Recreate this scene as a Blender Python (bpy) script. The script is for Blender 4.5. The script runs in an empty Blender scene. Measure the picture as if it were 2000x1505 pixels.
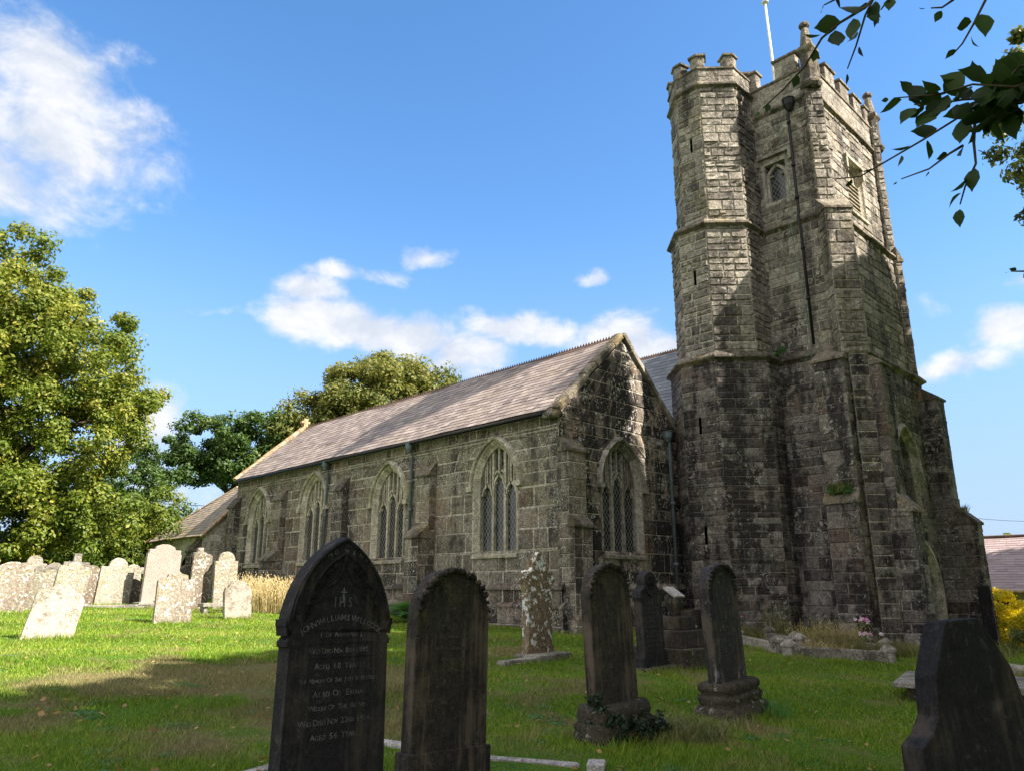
import bpy, bmesh, math, random
import numpy as np
from mathutils import Vector, Matrix
random.seed(7); rng = np.random.default_rng(11)
scene = bpy.context.scene
COL = scene.collection
R = lambda a: a * (math.pi / 180)

# ------------------------------------------------------------------ camera
YAW, PITCH, EZ = 44.2, 15.1, 1.55
cam = bpy.data.objects.new('camera', bpy.data.cameras.new('camera'))
COL.objects.link(cam); scene.camera = cam
cam.location = (0, 0, EZ); cam.rotation_euler = (R(90 + PITCH), 0, R(-YAW))
cam.data.sensor_width = 36; cam.data.lens = 36 * 1460 / 2000
cam.data.clip_start = 0.05; cam.data.clip_end = 5000

# ------------------------------------------------------------------ light
SUN_EL = 43.0
SUN_AZ = math.degrees(math.atan2(.37, -.93))      # clockwise from +Y
sv = Vector((math.sin(R(SUN_AZ)) * math.cos(R(SUN_EL)), math.cos(R(SUN_AZ)) * math.cos(R(SUN_EL)), math.sin(R(SUN_EL))))
sl = bpy.data.lights.new('sun', 'SUN'); sun = bpy.data.objects.new('sun', sl); COL.objects.link(sun)
sl.energy = 5.0; sl.angle = R(0.53); sl.color = (1, .93, .8)
sun.rotation_euler = sv.to_track_quat('Z', 'Y').to_euler()
scene.view_settings.view_transform = 'Standard'; scene.view_settings.look = 'None'
scene.view_settings.exposure = 1.65; scene.view_settings.gamma = 1
scene.render.resolution_x = 1024; scene.render.resolution_y = 770
scene.cycles.max_bounces = 6; scene.cycles.transparent_max_bounces = 4

class NT:
    """small node-tree helper"""
    def __init__(s, nt): s.nt = nt
    def n(s, t, props=None, **inp):
        nd = s.nt.nodes.new(t)
        for k, v in (props or {}).items(): setattr(nd, k, v)
        for k, v in inp.items():
            key = int(k[1:]) if k[0] == 'i' and k[1:].isdigit() else k.replace('_', ' ')
            sock = nd.inputs[key]
            if isinstance(v, bpy.types.NodeSocket): s.nt.links.new(v, sock)
            else: sock.default_value = v
        return nd
    def m(s, op, a, b=0.0, c=0.0, clamp=False):
        return s.n('ShaderNodeMath', {'operation': op, 'use_clamp': clamp}, i0=a, i1=b, i2=c).outputs[0]
    def noise(s, vec, scale, detail=4, rough=.55, dist=0.0):
        return s.n('ShaderNodeTexNoise', None, Vector=vec, Scale=scale, Detail=detail, Roughness=rough, Distortion=dist).outputs['Fac']
    def step(s, v, a, b, o0=0.0, o1=1.0):
        return s.n('ShaderNodeMapRange', {'interpolation_type': 'SMOOTHSTEP'}, i0=v, i1=a, i2=b, i3=o0, i4=o1).outputs[0]
    def mix(s, f, a, b, mode='MIX'):
        nd = s.nt.nodes.new('ShaderNodeMix'); nd.data_type = 'RGBA'; nd.blend_type = mode
        for sock, v in ((nd.inputs[0], f), (nd.inputs[6], a), (nd.inputs[7], b)):
            if isinstance(v, bpy.types.NodeSocket): s.nt.links.new(v, sock)
            else: sock.default_value = v if isinstance(v, (int, float)) else (*v[:3], 1)
        return nd.outputs[2]
    def ramp(s, f, stops):
        nd = s.n('ShaderNodeValToRGB', None, Fac=f); e = nd.color_ramp.elements
        while len(e) < len(stops): e.new(.5)
        for el, (p, c) in zip(e, stops): el.position = p; el.color = (*c, 1)
        return nd.outputs[0]
    def vm(s, vec, sc):
        return s.n('ShaderNodeVectorMath', {'operation': 'MULTIPLY'}, i0=vec, i1=sc).outputs[0]

# ------------------------------------------------------------------ sky
w = bpy.data.worlds.new('World'); scene.world = w; w.use_nodes = True
w.node_tree.nodes.clear(); T = NT(w.node_tree)
sky = T.n('ShaderNodeTexSky', {'sky_type': 'NISHITA', 'sun_disc': False, 'sun_elevation': R(SUN_EL), 'sun_rotation': R(SUN_AZ), 'altitude': 100, 'air_density': 1.0, 'dust_density': .35, 'ozone_density': 2.0})
skyc = T.n('ShaderNodeHueSaturation', None, Saturation=1.22, Value=.93, Hue=.5, Fac=1.0, Color=sky.outputs[0]).outputs[0]
tc = T.n('ShaderNodeTexCoord').outputs['Generated']
nrm = T.n('ShaderNodeVectorMath', {'operation': 'NORMALIZE'}, i0=tc).outputs[0]
sx = T.n('ShaderNodeSeparateXYZ', None, Vector=nrm)
az = T.m('ARCTAN2', sx.outputs[0], sx.outputs[1]); el = T.m('ARCSINE', sx.outputs[2])
pa = T.n('ShaderNodeCombineXYZ', None, X=az, Y=el, Z=0.0).outputs[0]
wob = T.n('ShaderNodeTexNoise', None, Vector=pa, Scale=7.0, Detail=5.0, Roughness=.6).outputs['Color']
pw = T.n('ShaderNodeVectorMath', {'operation': 'MULTIPLY_ADD'}, i0=wob, i1=(.09, .06, 0), i2=pa).outputs[0]
pw = T.n('ShaderNodeVectorMath', {'operation': 'SUBTRACT'}, i0=pw, i1=(.045, .03, 0)).outputs[0]
CL = [  # az, el, rx, ry, weight
 (.145, .565, .09, .06, 1.15), (.165, .50, .12, .075, 1.12), (.24, .53, .07, .035, .85), (.12, .44, .13, .055, 1.0), (.20, .46, .09, .05, .7), (.20, .60, .07, .025, .6),
 (.49, .335, .06, .032, 1.3), (.557, .335, .08, .032, 1.35), (.63, .330, .075, .03, 1.3), (.70, .310, .075, .03, 1.2), (.77, .345, .07, .022, 1.2), (.83, .335, .05, .02, 1.0),
 (.485, .375, .045, .028, 1.15), (.515, .403, .05, .016, .9), (.58, .405, .05, .014, .75), (.645, .43, .05, .016, .8), (.715, .285, .05, .018, .8), (.79, .285, .05, .018, .7),
 (.93, .32, .07, .04, 1.4), (.985, .30, .05, .035, 1.2), (.885, .408, .03, .012, .85), (.31, .19, .06, .045, 1.1), (.33, .12, .09, .04, .7),
 (1.33, .245, .06, .016, .95), (1.385, .28, .04, .03, 1.1), (1.285, .245, .04, .014, .75), (1.41, .33, .03, .015, .7), (1.31, .32, .05, .02, .45),
 (.40, .33, .16, .008, .35), (.02, .50, .1, .12, .9)]
acc = None
for a0, e0, rx, ry, wt in CL:
    d = T.n('ShaderNodeVectorMath', {'operation': 'SUBTRACT'}, i0=pw, i1=(a0, e0, 0)).outputs[0]
    d = T.vm(d, (1 / rx, 1 / ry, 0)); ln = T.n('ShaderNodeVectorMath', {'operation': 'LENGTH'}, i0=d).outputs['Value']
    v = T.step(ln, 0.0, 1.75, wt, 0.0)
    acc = v if acc is None else T.m('SMOOTH_MAX', acc, v, .12)
far = T.m('MAXIMUM', T.step(el, .82, 1.0), T.step(T.m('ABSOLUTE', T.m('SUBTRACT', az, .79)), 1.0, 1.3))   # cloud added to the unseen sky overhead and behind, to lift the ambient light
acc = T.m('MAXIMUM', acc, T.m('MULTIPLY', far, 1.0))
cn = T.noise(T.vm(pa, (1, 1.5, 0)), 11.0, 9, .62, .3)
cn2 = T.noise(T.vm(pa, (1, 1.3, 1)), 42.0, 5, .6)
cv = T.m('ADD', acc, T.m('MULTIPLY', T.m('SUBTRACT', cn, .5), 1.5)); cv = T.m('ADD', cv, T.m('MULTIPLY', T.m('SUBTRACT', cn2, .5), .3))
cm = T.step(cv, .28, 1.06); cm = T.m('MULTIPLY', cm, T.step(acc, .02, .3))
clc = T.mix(T.step(cn, .35, .7), (2.2, 2.4, 2.75), (3.2, 3.2, 3.3)); clc = T.mix(far, clc, (4.3, 4.3, 4.3))   # the added unseen cloud is set brighter, as fill for the shade
hor = T.step(el, .0, .5, .88, 0.0)      # summer air: the sky pales towards the horizon
skyh = T.mix(hor, skyc, (1.25, 1.7, 2.7))
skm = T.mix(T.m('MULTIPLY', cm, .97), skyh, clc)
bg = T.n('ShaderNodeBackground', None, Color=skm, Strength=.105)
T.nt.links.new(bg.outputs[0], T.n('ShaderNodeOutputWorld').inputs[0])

# ------------------------------------------------------------------ object helpers
ORG = {}
def tag(o, label=None, cat=None, group=None, kind=None):
    if label: o['label'] = label
    if cat: o['category'] = cat
    if group: o['group'] = group
    if kind: o['kind'] = kind
    return o
def link(name, data, parent=None, origin=(0, 0, 0)):
    o = bpy.data.objects.new(name, data); COL.objects.link(o)
    if parent is not None: o.parent = parent; ORG[o.name] = ORG.get(parent.name, Vector((0, 0, 0)))
    else: o.location = origin; ORG[o.name] = Vector(origin)
    return o
def empty(name, loc, label=None, cat=None, group=None):
    o = link(name, None, None, loc); o.empty_display_size = .3
    return tag(o, label, cat, group)

class MB:
    def __init__(s): s.v = []; s.f = []; s.t = []; s.mi = []; s.uv = None
    def face(s, pts, tone=.5, mi=0):
        i = len(s.v); s.v += [tuple(p) for p in pts]; s.f.append(tuple(range(i, i + len(pts)))); s.t.append(tone); s.mi.append(mi)
    def idx(s, pts, faces, tone=.5, mi=0):
        i = len(s.v); s.v += [tuple(p) for p in pts]
        for f in faces: s.f.append(tuple(i + k for k in f)); s.t.append(tone); s.mi.append(mi)
    def obox(s, o, a, b, c, tone=.5, mi=0):
        o, a, b, c = Vector(o), Vector(a), Vector(b), Vector(c)
        p = [o, o + a, o + a + b, o + b, o + c, o + a + c, o + a + b + c, o + b + c]
        fs = [(0, 3, 2, 1), (4, 5, 6, 7), (0, 1, 5, 4), (1, 2, 6, 5), (2, 3, 7, 6), (3, 0, 4, 7)]
        if a.cross(b).dot(c) < 0: fs = [f[::-1] for f in fs]
        s.idx(p, fs, tone, mi)
    def box(s, x0, x1, y0, y1, z0, z1, tone=.5, mi=0): s.obox((x0, y0, z0), (x1 - x0, 0, 0), (0, y1 - y0, 0), (0, 0, z1 - z0), tone, mi)
    def tube(s, pts, rad, seg=8, tone=.5, mi=0, cap=True):
        n = len(pts); rad = rad if isinstance(rad, (list, tuple)) else [rad] * n
        P = [Vector(p) for p in pts]; vs = []; up = None
        for i in range(n):
            d = (P[min(i + 1, n - 1)] - P[max(i - 1, 0)]).normalized()
            if up is None: up = d.orthogonal().normalized()
            up = (up - d * up.dot(d)).normalized(); b = d.cross(up)
            for k in range(seg):
                a = 2 * math.pi * k / seg; vs.append(P[i] + (up * math.cos(a) + b * math.sin(a)) * rad[i])
        fs = [(i * seg + k, i * seg + (k + 1) % seg, (i + 1) * seg + (k + 1) % seg, (i + 1) * seg + k) for i in range(n - 1) for k in range(seg)]
        if cap: fs += [tuple(range(seg))[::-1], tuple((n - 1) * seg + k for k in range(seg))]
        s.idx(vs, fs, tone, mi)
    def lathe(s, c, prof, seg=16, tone=.5, mi=0, sq=False):
        vs = []
        for r_, z in prof:
            for k in range(seg):
                a = 2 * math.pi * (k + .5) / seg; vs.append((c[0] + r_ * math.cos(a), c[1] + r_ * math.sin(a), c[2] + z))
        n = len(prof)
        fs = [(i * seg + k, i * seg + (k + 1) % seg, (i + 1) * seg + (k + 1) % seg, (i + 1) * seg + k) for i in range(n - 1) for k in range(seg)]
        fs += [tuple(range(seg))[::-1], tuple((n - 1) * seg + k for k in range(seg))]
        s.idx(vs, fs, tone, mi)
    def build(s, name, mats, parent=None, origin=(0, 0, 0), smooth=None, bevel=0):
        me = bpy.data.meshes.new(name)
        og = ORG.get(parent.name, Vector((0, 0, 0))) if parent is not None else Vector(origin)
        me.from_pydata([(a - og[0], b - og[1], c - og[2]) for a, b, c in s.v], [], s.f)
        if not isinstance(mats, (list, tuple)): mats = [mats]
        for m_ in mats: me.materials.append(m_)
        at = me.attributes.new('tone', 'FLOAT', 'FACE'); at.data.foreach_set('value', s.t)
        me.polygons.foreach_set('material_index', s.mi)
        if s.uv:
            uvl = me.uv_layers.new(name='UVMap')
            uvl.data.foreach_set('uv', [c for l in me.loops for c in s.uv[l.vertex_index]])
        if smooth: me.polygons.foreach_set('use_smooth', [bool(q in smooth) if isinstance(smooth, (set, tuple)) else True for q in s.mi])
        me.update(); o = link(name, me, parent, origin)
        if bevel:
            bm = bmesh.new(); bm.from_mesh(me); bmesh.ops.remove_doubles(bm, verts=bm.verts, dist=1e-5)
            es = [e for e in bm.edges if len(e.link_faces) == 2 and e.calc_face_angle(0) > .6]
            try: bmesh.ops.bevel(bm, geom=es, offset=bevel, segments=2, affect='EDGES', profile=.6)
            except Exception: pass
            bm.to_mesh(me); bm.free()
        return o

def np_mesh(name, V, F, mats, tone=None, parent=None, origin=(0, 0, 0), attrs=None):
    og = ORG.get(parent.name, Vector((0, 0, 0))) if parent is not None else Vector(origin)
    V = V - np.array(og); me = bpy.data.meshes.new(name); k = F.shape[1]
    me.vertices.add(len(V)); me.vertices.foreach_set('co', V.astype(np.float32).ravel())
    me.loops.add(F.size); me.loops.foreach_set('vertex_index', F.astype(np.int32).ravel())
    me.polygons.add(len(F)); me.polygons.foreach_set('loop_start', np.arange(len(F), dtype=np.int32) * k)
    me.polygons.foreach_set('loop_total', np.full(len(F), k, dtype=np.int32))
    me.update(calc_edges=True)
    if tone is not None:
        at = me.attributes.new('tone', 'FLOAT', 'FACE'); at.data.foreach_set('value', tone.astype(np.float32))
    for m_ in (mats if isinstance(mats, (list, tuple)) else [mats]): me.materials.append(m_)
    return link(name, me, parent, origin)

# ------------------------------------------------------------------ materials
def mat(name):
    m = bpy.data.materials.new(name); m.use_nodes = True; m.node_tree.nodes.clear(); return m, NT(m.node_tree)
def finish(T, col, rough=.9, height=None, dist=.02, strength=1.0, spec=.25, metal=0.0):
    kw = dict(Base_Color=col, Roughness=rough, Metallic=metal)
    p = T.n('ShaderNodeBsdfPrincipled', None, **kw); p.inputs['Specular IOR Level'].default_value = spec
    if height is not None:
        b = T.n('ShaderNodeBump', None, Height=height, Distance=dist, Strength=strength)
        T.nt.links.new(b.outputs[0], p.inputs['Normal'])
    T.nt.links.new(p.outputs[0], T.n('ShaderNodeOutputMaterial').inputs[0])
def stone(name, cols, stain=.5, lichen=.3, moss=.2, mossc=(.17, .16, .05), lichc=(.42, .42, .38), sc=1.0, bump=.02, streak=True, script=False, rust=.0, rough=.92, lsc=9.0, spec=.2, stainc=(.026, .024, .025), cov=0.0, drip=0.0, foot=0.0, lth=0.0):
    m, T = mat(name); pos = T.n('ShaderNodeTexCoord').outputs['Object']
    tone = T.n('ShaderNodeAttribute', {'attribute_name': 'tone'}).outputs['Fac']
    n1 = T.noise(pos, 3.5 * sc, 7, .6)
    f = T.m('ADD', tone, T.m('MULTIPLY', T.m('SUBTRACT', n1, .5), .7), clamp=True)
    c = T.ramp(f, [(i / (len(cols) - 1), q) for i, q in enumerate(cols)])
    if rust: c = T.mix(T.m('MULTIPLY', T.step(T.noise(pos, .9 * sc, 3, .5), .5, .7), rust), c, (.2, .095, .05))
    g2 = T.step(T.noise(pos, 1.1 * sc, 5, .6), .52, .66)
    c = T.mix(T.m('MULTIPLY', g2, moss), c, mossc)
    sp = T.vm(pos, (1.6 * sc, 1.6 * sc, .22 * sc)) if streak else T.vm(pos, (1.1 * sc,) * 3)
    sb = T.m('ADD', T.m('MULTIPLY', T.m('SUBTRACT', n1, .5), .55), T.m('MULTIPLY', T.m('SUBTRACT', tone, .5), -.07))
    st = T.step(T.m('ADD', T.noise(sp, 1.0, 6, .65), sb), .465 - cov, .6 - cov)
    c = T.mix(T.m('MULTIPLY', st, stain), c, stainc)
    ln = T.noise(pos, lsc * sc, 5, .62, .4); big = T.noise(pos, 1.3 * sc, 2)
    lf = T.step(T.m('ADD', ln, T.m('MULTIPLY', T.m('SUBTRACT', big, .5), .45)), .615 - lth, .65 - lth)
    c = T.mix(T.m('MULTIPLY', lf, lichen), c, lichc)
    mid_ = T.noise(pos, 8.5 * sc, 5, .7)
    c = T.mix(1.0, c, T.ramp(mid_, [(.34, (.6, .58, .56)), (.66, (1.38, 1.38, 1.36))]), 'MULTIPLY')
    fine = T.noise(pos, 34 * sc, 5, .75)
    c = T.mix(1.0, c, T.ramp(fine, [(.3, (.38, .38, .38)), (.7, (1.62, 1.6, 1.56))]), 'MULTIPLY')
    if drip:     # pale rain streaks
        dn = T.noise(T.vm(pos, (9, 9, .7)), 1.0, 5, .65, .3); c = T.mix(T.m('MULTIPLY', T.step(T.m('ADD', dn, T.m('MULTIPLY', T.m('SUBTRACT', T.noise(pos, 2.2, 3), .5), .7)), .52, .7), drip), c, (.13, .1, .072))
    if foot:     # lime bloom creeping up from the foot
        s4 = T.n('ShaderNodeSeparateXYZ', None, Vector=pos); fz = T.m('SUBTRACT', .5, T.m('MULTIPLY', s4.outputs[2], .85))
        fm = T.step(T.m('ADD', T.noise(T.vm(pos, (7, 7, 2.2)), 1.0, 5, .7), T.m('MULTIPLY', fz, .55)), .62, .74); c = T.mix(T.m('MULTIPLY', fm, foot), c, (.34, .33, .32))
    c = T.mix(1.0, c, (1.0, .97, 1.0), 'MULTIPLY')
    if script:   # rows of worn lettering
        s3 = T.n('ShaderNodeSeparateXYZ', None, Vector=pos); rz = T.m('FRACT', T.m('MULTIPLY', s3.outputs[2], 11.0))
        row = T.m('MULTIPLY', T.step(rz, .3, .36), T.step(rz, .62, .68, 1.0, 0.0))
        gl = T.step(T.noise(T.vm(pos, (60, 0, 14)), 1.0, 2, .6), .5, .56)
        c = T.mix(T.m('MULTIPLY', T.m('MULTIPLY', row, gl), script), c, (.17, .165, .15))
    h = T.m('ADD', T.m('MULTIPLY', T.noise(pos, 11 * sc, 6, .65), .9), T.m('MULTIPLY', fine, .35))
    h = T.m('ADD', h, T.m('MULTIPLY', lf, .12))
    finish(T, c, rough, h, bump, 1.0, spec)
    return m
def plain(name, col, rough=.8, var=.25, scale=6, bump=.004, spec=.3, metal=0.0, col2=None):
    m, T = mat(name); pos = T.n('ShaderNodeTexCoord').outputs['Object']; n = T.noise(pos, scale, 5, .6)
    c2 = col2 or tuple(max(0, q * (1 - 1.6 * var)) for q in col)
    c = T.mix(T.step(n, .35, .65), col, c2); finish(T, c, rough, T.noise(pos, scale * 6, 4, .6), bump, 1.0, spec, metal); return m

M = {}
M['tower'] = stone('tower_granite', [(.06, .054, .05), (.115, .104, .097), (.165, .152, .14), (.25, .235, .215)], stain=.9, lichen=.6, moss=.2, rust=.25, bump=.055, mossc=(.17, .155, .105), cov=.02)
M['upper'] = stone('upper_tower_granite', [(.1, .091, .08), (.19, .174, .152), (.27, .25, .217), (.4, .375, .325)], stain=.72, lichen=.65, moss=.3, mossc=(.27, .235, .12), bump=.08, cov=-.035, lth=.01)
M['mortar'] = stone('pale_mortar', [(.3, .27, .22), (.46, .42, .35)], stain=.4, lichen=.1, moss=.2, bump=.01)
M['darkmortar'] = stone('weathered_mortar', [(.15, .14, .125), (.24, .225, .2)], stain=.6, lichen=.1, moss=.2, bump=.01)
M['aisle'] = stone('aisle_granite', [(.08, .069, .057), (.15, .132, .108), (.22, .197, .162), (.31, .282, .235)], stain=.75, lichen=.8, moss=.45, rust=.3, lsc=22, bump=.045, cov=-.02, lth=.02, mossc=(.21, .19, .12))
M['aisle_mortar'] = stone('aisle_mortar', [(.34, .315, .27), (.46, .43, .37)], stain=.2, lichen=.1, moss=.3, bump=.01)
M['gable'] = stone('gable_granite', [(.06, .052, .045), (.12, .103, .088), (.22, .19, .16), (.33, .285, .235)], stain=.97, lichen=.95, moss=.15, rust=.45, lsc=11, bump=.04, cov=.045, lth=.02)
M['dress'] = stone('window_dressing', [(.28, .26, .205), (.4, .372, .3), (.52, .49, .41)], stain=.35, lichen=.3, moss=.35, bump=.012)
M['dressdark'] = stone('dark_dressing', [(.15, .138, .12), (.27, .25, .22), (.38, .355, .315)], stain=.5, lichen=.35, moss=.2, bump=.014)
M['cope'] = stone('mossy_coping', [(.085, .074, .06), (.16, .142, .112), (.25, .222, .175)], stain=.65, lichen=.45, moss=.5, mossc=(.33, .25, .09), bump=.045)
M['headpale'] = stone('pale_headstone', [(.22, .2, .17), (.31, .29, .25), (.41, .385, .335)], stain=.55, lichen=.55, moss=.3, lichc=(.46, .45, .4), sc=2.2, lsc=7, bump=.01, streak=False, script=.0, stainc=(.1, .08, .06))
M['headbrown'] = stone('brown_headstone', [(.11, .09, .07), (.18, .155, .125), (.26, .235, .195)], stain=.45, lichen=.95, moss=.45, lichc=(.5, .48, .42), drip=.0, lth=.045, script=.0, sc=2.0, lsc=6, bump=.012, streak=True, stainc=(.07, .05, .04))
M['headgreen'] = stone('greenish_headstone', [(.14, .13, .1), (.22, .205, .165), (.3, .285, .235)], stain=.4, lichen=.85, lth=.03, moss=.5, lichc=(.5, .48, .4), sc=2.0, lsc=6, bump=.012, stainc=(.08, .07, .05))
M['pinkgran'] = stone('speckled_pink_granite', [(.23, .205, .18), (.31, .28, .25), (.38, .35, .315)], stain=.1, lichen=.2, moss=.05, sc=3.0, lsc=20, bump=.006, streak=False, rough=.7)
M['slate'] = stone('black_slate', drip=.28, cols=[(.006, .006, .008), (.013, .0125, .015), (.028, .026, .028)], stain=.3, lichen=.12, moss=.1, mossc=(.05, .042, .03), lichc=(.16, .16, .15), sc=2.0, bump=.008, rough=.78, spec=.2, stainc=(.008, .008, .01))
M['slatebrown'] = stone('weathered_slate', drip=.75, cols=[(.02, .018, .016), (.042, .036, .03), (.075, .062, .05)], stain=.7, lichen=.15, moss=.55, mossc=(.075, .068, .036), lichc=(.2, .2, .18), sc=2.4, bump=.01, rough=.75, stainc=(.012, .011, .012))
M['lichstone'] = stone('lichened_stone', [(.11, .08, .05), (.2, .155, .1), (.3, .25, .18)], stain=.35, lichen=1.0, moss=.3, lichc=(.6, .63, .6), sc=1.7, lsc=6, bump=.02, lth=.065)
M['kerb'] = stone('grey_kerb', [(.15, .145, .12), (.24, .23, .2), (.33, .31, .27)], stain=.45, lichen=.5, moss=.45, mossc=(.08, .08, .03), sc=2.0, bump=.012, streak=False)
M['whitekerb'] = stone('white_marble_kerb', [(.3, .29, .28), (.42, .41, .4)], stain=.12, lichen=.2, moss=.1, sc=2.0, bump=.008, streak=False)
M['mossbase'] = stone('mossy_base', [(.03, .027, .022), (.07, .062, .045), (.12, .1, .075)], stain=.5, lichen=.5, moss=.95, mossc=(.055, .05, .015), sc=2.6, lsc=7, bump=.03)
M['slatefoot'] = stone('lime_bloomed_slate', cols=[(.008, .008, .009), (.018, .017, .019), (.035, .032, .033)], stain=.3, lichen=.3, moss=.1, sc=2.0, bump=.008, rough=.65, drip=.5, foot=.8, lichc=(.22, .22, .2), stainc=(.008, .008, .01))
M['iron'] = plain('black_iron', (.012, .012, .014), .5)
M['pipe'] = plain('grey_blue_pipe_paint', (.13, .155, .18), .45, .15, 4)
M['copper'] = plain('green_copper_strip', (.16, .24, .2), .6)
M['white'] = plain('weathered_white_paint', (.72, .71, .68), .5, .2)
M['dark'] = plain('dark_interior', (.006, .006, .007), .9)
M['ridge'] = plain('red_ridge_tile', (.13, .07, .05), .85, .4, 5, .01, col2=(.07, .05, .04))
M['orange'] = stone('orange_verge', [(.26, .15, .08), (.38, .25, .15), (.42, .33, .22)], stain=.1, lichen=.5, moss=.1, bump=.01)
M['bark'] = plain('bark', (.09, .07, .05), .95, .4, 5, .03)
M['wood'] = plain('old_oak', (.06, .042, .028), .8, .3, 6, .01)
M['render'] = plain('cream_render', (.42, .34, .2), .9, .2, 3)

def slates(name, c1, c2, c3, moss=.45):
    m, T = mat(name); pos = T.n('ShaderNodeTexCoord').outputs['Object']
    tone = T.n('ShaderNodeAttribute', {'attribute_name': 'tone'}).outputs['Fac']
    c = T.ramp(tone, [(0, c1), (.5, c2), (1, c3)])
    n = T.noise(pos, 1.2, 6, .65); c = T.mix(T.m('MULTIPLY', T.step(n, .5, .68), moss), c, (.24, .19, .13))
    l = T.step(T.noise(pos, 14, 4, .6), .66, .7); c = T.mix(T.m('MULTIPLY', l, .5), c, (.36, .34, .3))
    c = T.mix(1.0, c, T.ramp(T.noise(pos, 30, 4, .7), [(.3, (.7, .7, .7)), (.7, (1.25, 1.25, 1.25))]), 'MULTIPLY')
    finish(T, c, .62, T.noise(pos, 22, 5, .6), .006, 1.0, .45); return m
M['slates'] = slates('aisle_slates', (.15, .115, .105), (.245, .19, .17), (.345, .28, .25))
M['slatesgrey'] = slates('nave_slates', (.1, .11, .13), (.15, .16, .18), (.22, .23, .24), .1)
M['tilesvestry'] = slates('vestry_tiles', (.2, .15, .11), (.28, .22, .16), (.34, .28, .2), .5)
M['tilespink'] = slates('hall_slates', (.27, .2, .2), (.33, .25, .25), (.38, .3, .3), .1)

def glass():
    m, T = mat('leaded_glass'); uv = T.n('ShaderNodeTexCoord').outputs['UV']; s = T.n('ShaderNodeSeparateXYZ', None, Vector=uv)
    a = T.m('FRACT', T.m('ADD', T.m('MULTIPLY', s.outputs[0], 7.6), T.m('MULTIPLY', s.outputs[1], 5.2)))
    b = T.m('FRACT', T.m('SUBTRACT', T.m('MULTIPLY', s.outputs[0], 7.6), T.m('MULTIPLY', s.outputs[1], 5.2)))
    la = T.m('LESS_THAN', T.m('ABSOLUTE', T.m('SUBTRACT', a, .5)), .055); lb = T.m('LESS_THAN', T.m('ABSOLUTE', T.m('SUBTRACT', b, .5)), .055)
    lead = T.m('MAXIMUM', la, lb)
    pane = T.noise(T.n('ShaderNodeCombineXYZ', None, X=T.m('FLOOR', T.m('ADD', T.m('MULTIPLY', s.outputs[0], 7.6), T.m('MULTIPLY', s.outputs[1], 5.2))), Y=T.m('FLOOR', T.m('SUBTRACT', T.m('MULTIPLY', s.outputs[0], 7.6), T.m('MULTIPLY', s.outputs[1], 5.2))), Z=0.0).outputs[0], 3.7, 1)
    c = T.mix(T.step(pane, .3, .7), (.004, .005, .006), (.03, .033, .037)); c = T.mix(lead, c, (.22, .215, .21))
    rr = T.m('ADD', T.m('MULTIPLY', lead, .4), T.m('MULTIPLY', pane, .3))
    finish(T, c, rr, T.m('ADD', lead, T.m('MULTIPLY', pane, 1.2)), .006, 1.0, .6); return m
M['glass'] = glass()

def leafmat(name, stops, trans=.35, rough=.55):
    m, T = mat(name); tone = T.n('ShaderNodeAttribute', {'attribute_name': 'tone'}).outputs['Fac']
    c = T.ramp(tone, stops)
    p = T.n('ShaderNodeBsdfPrincipled', None, Base_Color=c, Roughness=rough); p.inputs['Specular IOR Level'].default_value = .3
    t = T.n('ShaderNodeBsdfTranslucent', None, Color=T.mix(1.0, c, (1.2, 1.25, .6), 'MULTIPLY'))
    mx = T.n('ShaderNodeMixShader', None, i0=trans, i1=p.outputs[0], i2=t.outputs[0])
    T.nt.links.new(mx.outputs[0], T.n('ShaderNodeOutputMaterial').inputs[0]); return m
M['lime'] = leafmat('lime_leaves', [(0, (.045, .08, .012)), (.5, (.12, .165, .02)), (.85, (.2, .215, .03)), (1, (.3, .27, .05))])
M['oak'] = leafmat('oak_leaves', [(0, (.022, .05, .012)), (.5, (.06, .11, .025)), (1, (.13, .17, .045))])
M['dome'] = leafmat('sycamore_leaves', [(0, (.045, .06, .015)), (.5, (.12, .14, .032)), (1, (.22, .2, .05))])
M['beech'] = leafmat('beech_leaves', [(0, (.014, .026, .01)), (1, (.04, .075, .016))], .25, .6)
M['fern'] = leafmat('fern_fronds', [(0, (.05, .14, .035)), (1, (.14, .32, .09))])
M['ivy'] = leafmat('ivy_leaves', [(0, (.008, .02, .008)), (1, (.03, .055, .025))], .1, .4)
M['yellow'] = leafmat('golden_shrub_leaves', [(0, (.12, .17, .01)), (.45, (.5, .44, .015)), (1, (.85, .65, .02))])
M['straw'] = leafmat('dry_grass', [(0, (.2, .15, .07)), (.6, (.42, .33, .17)), (1, (.55, .45, .26))])
M['weed'] = leafmat('weeds', [(0, (.06, .1, .02)), (.6, (.16, .17, .06)), (1, (.34, .27, .14))])
M['pink'] = leafmat('pink_petals', [(0, (.6, .08, .3)), (.5, (.7, .35, .65)), (1, (.85, .75, .85))], .2)
M['dead'] = leafmat('fallen_leaf', [(0, (.2, .09, .03)), (1, (.5, .32, .15))])

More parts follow.
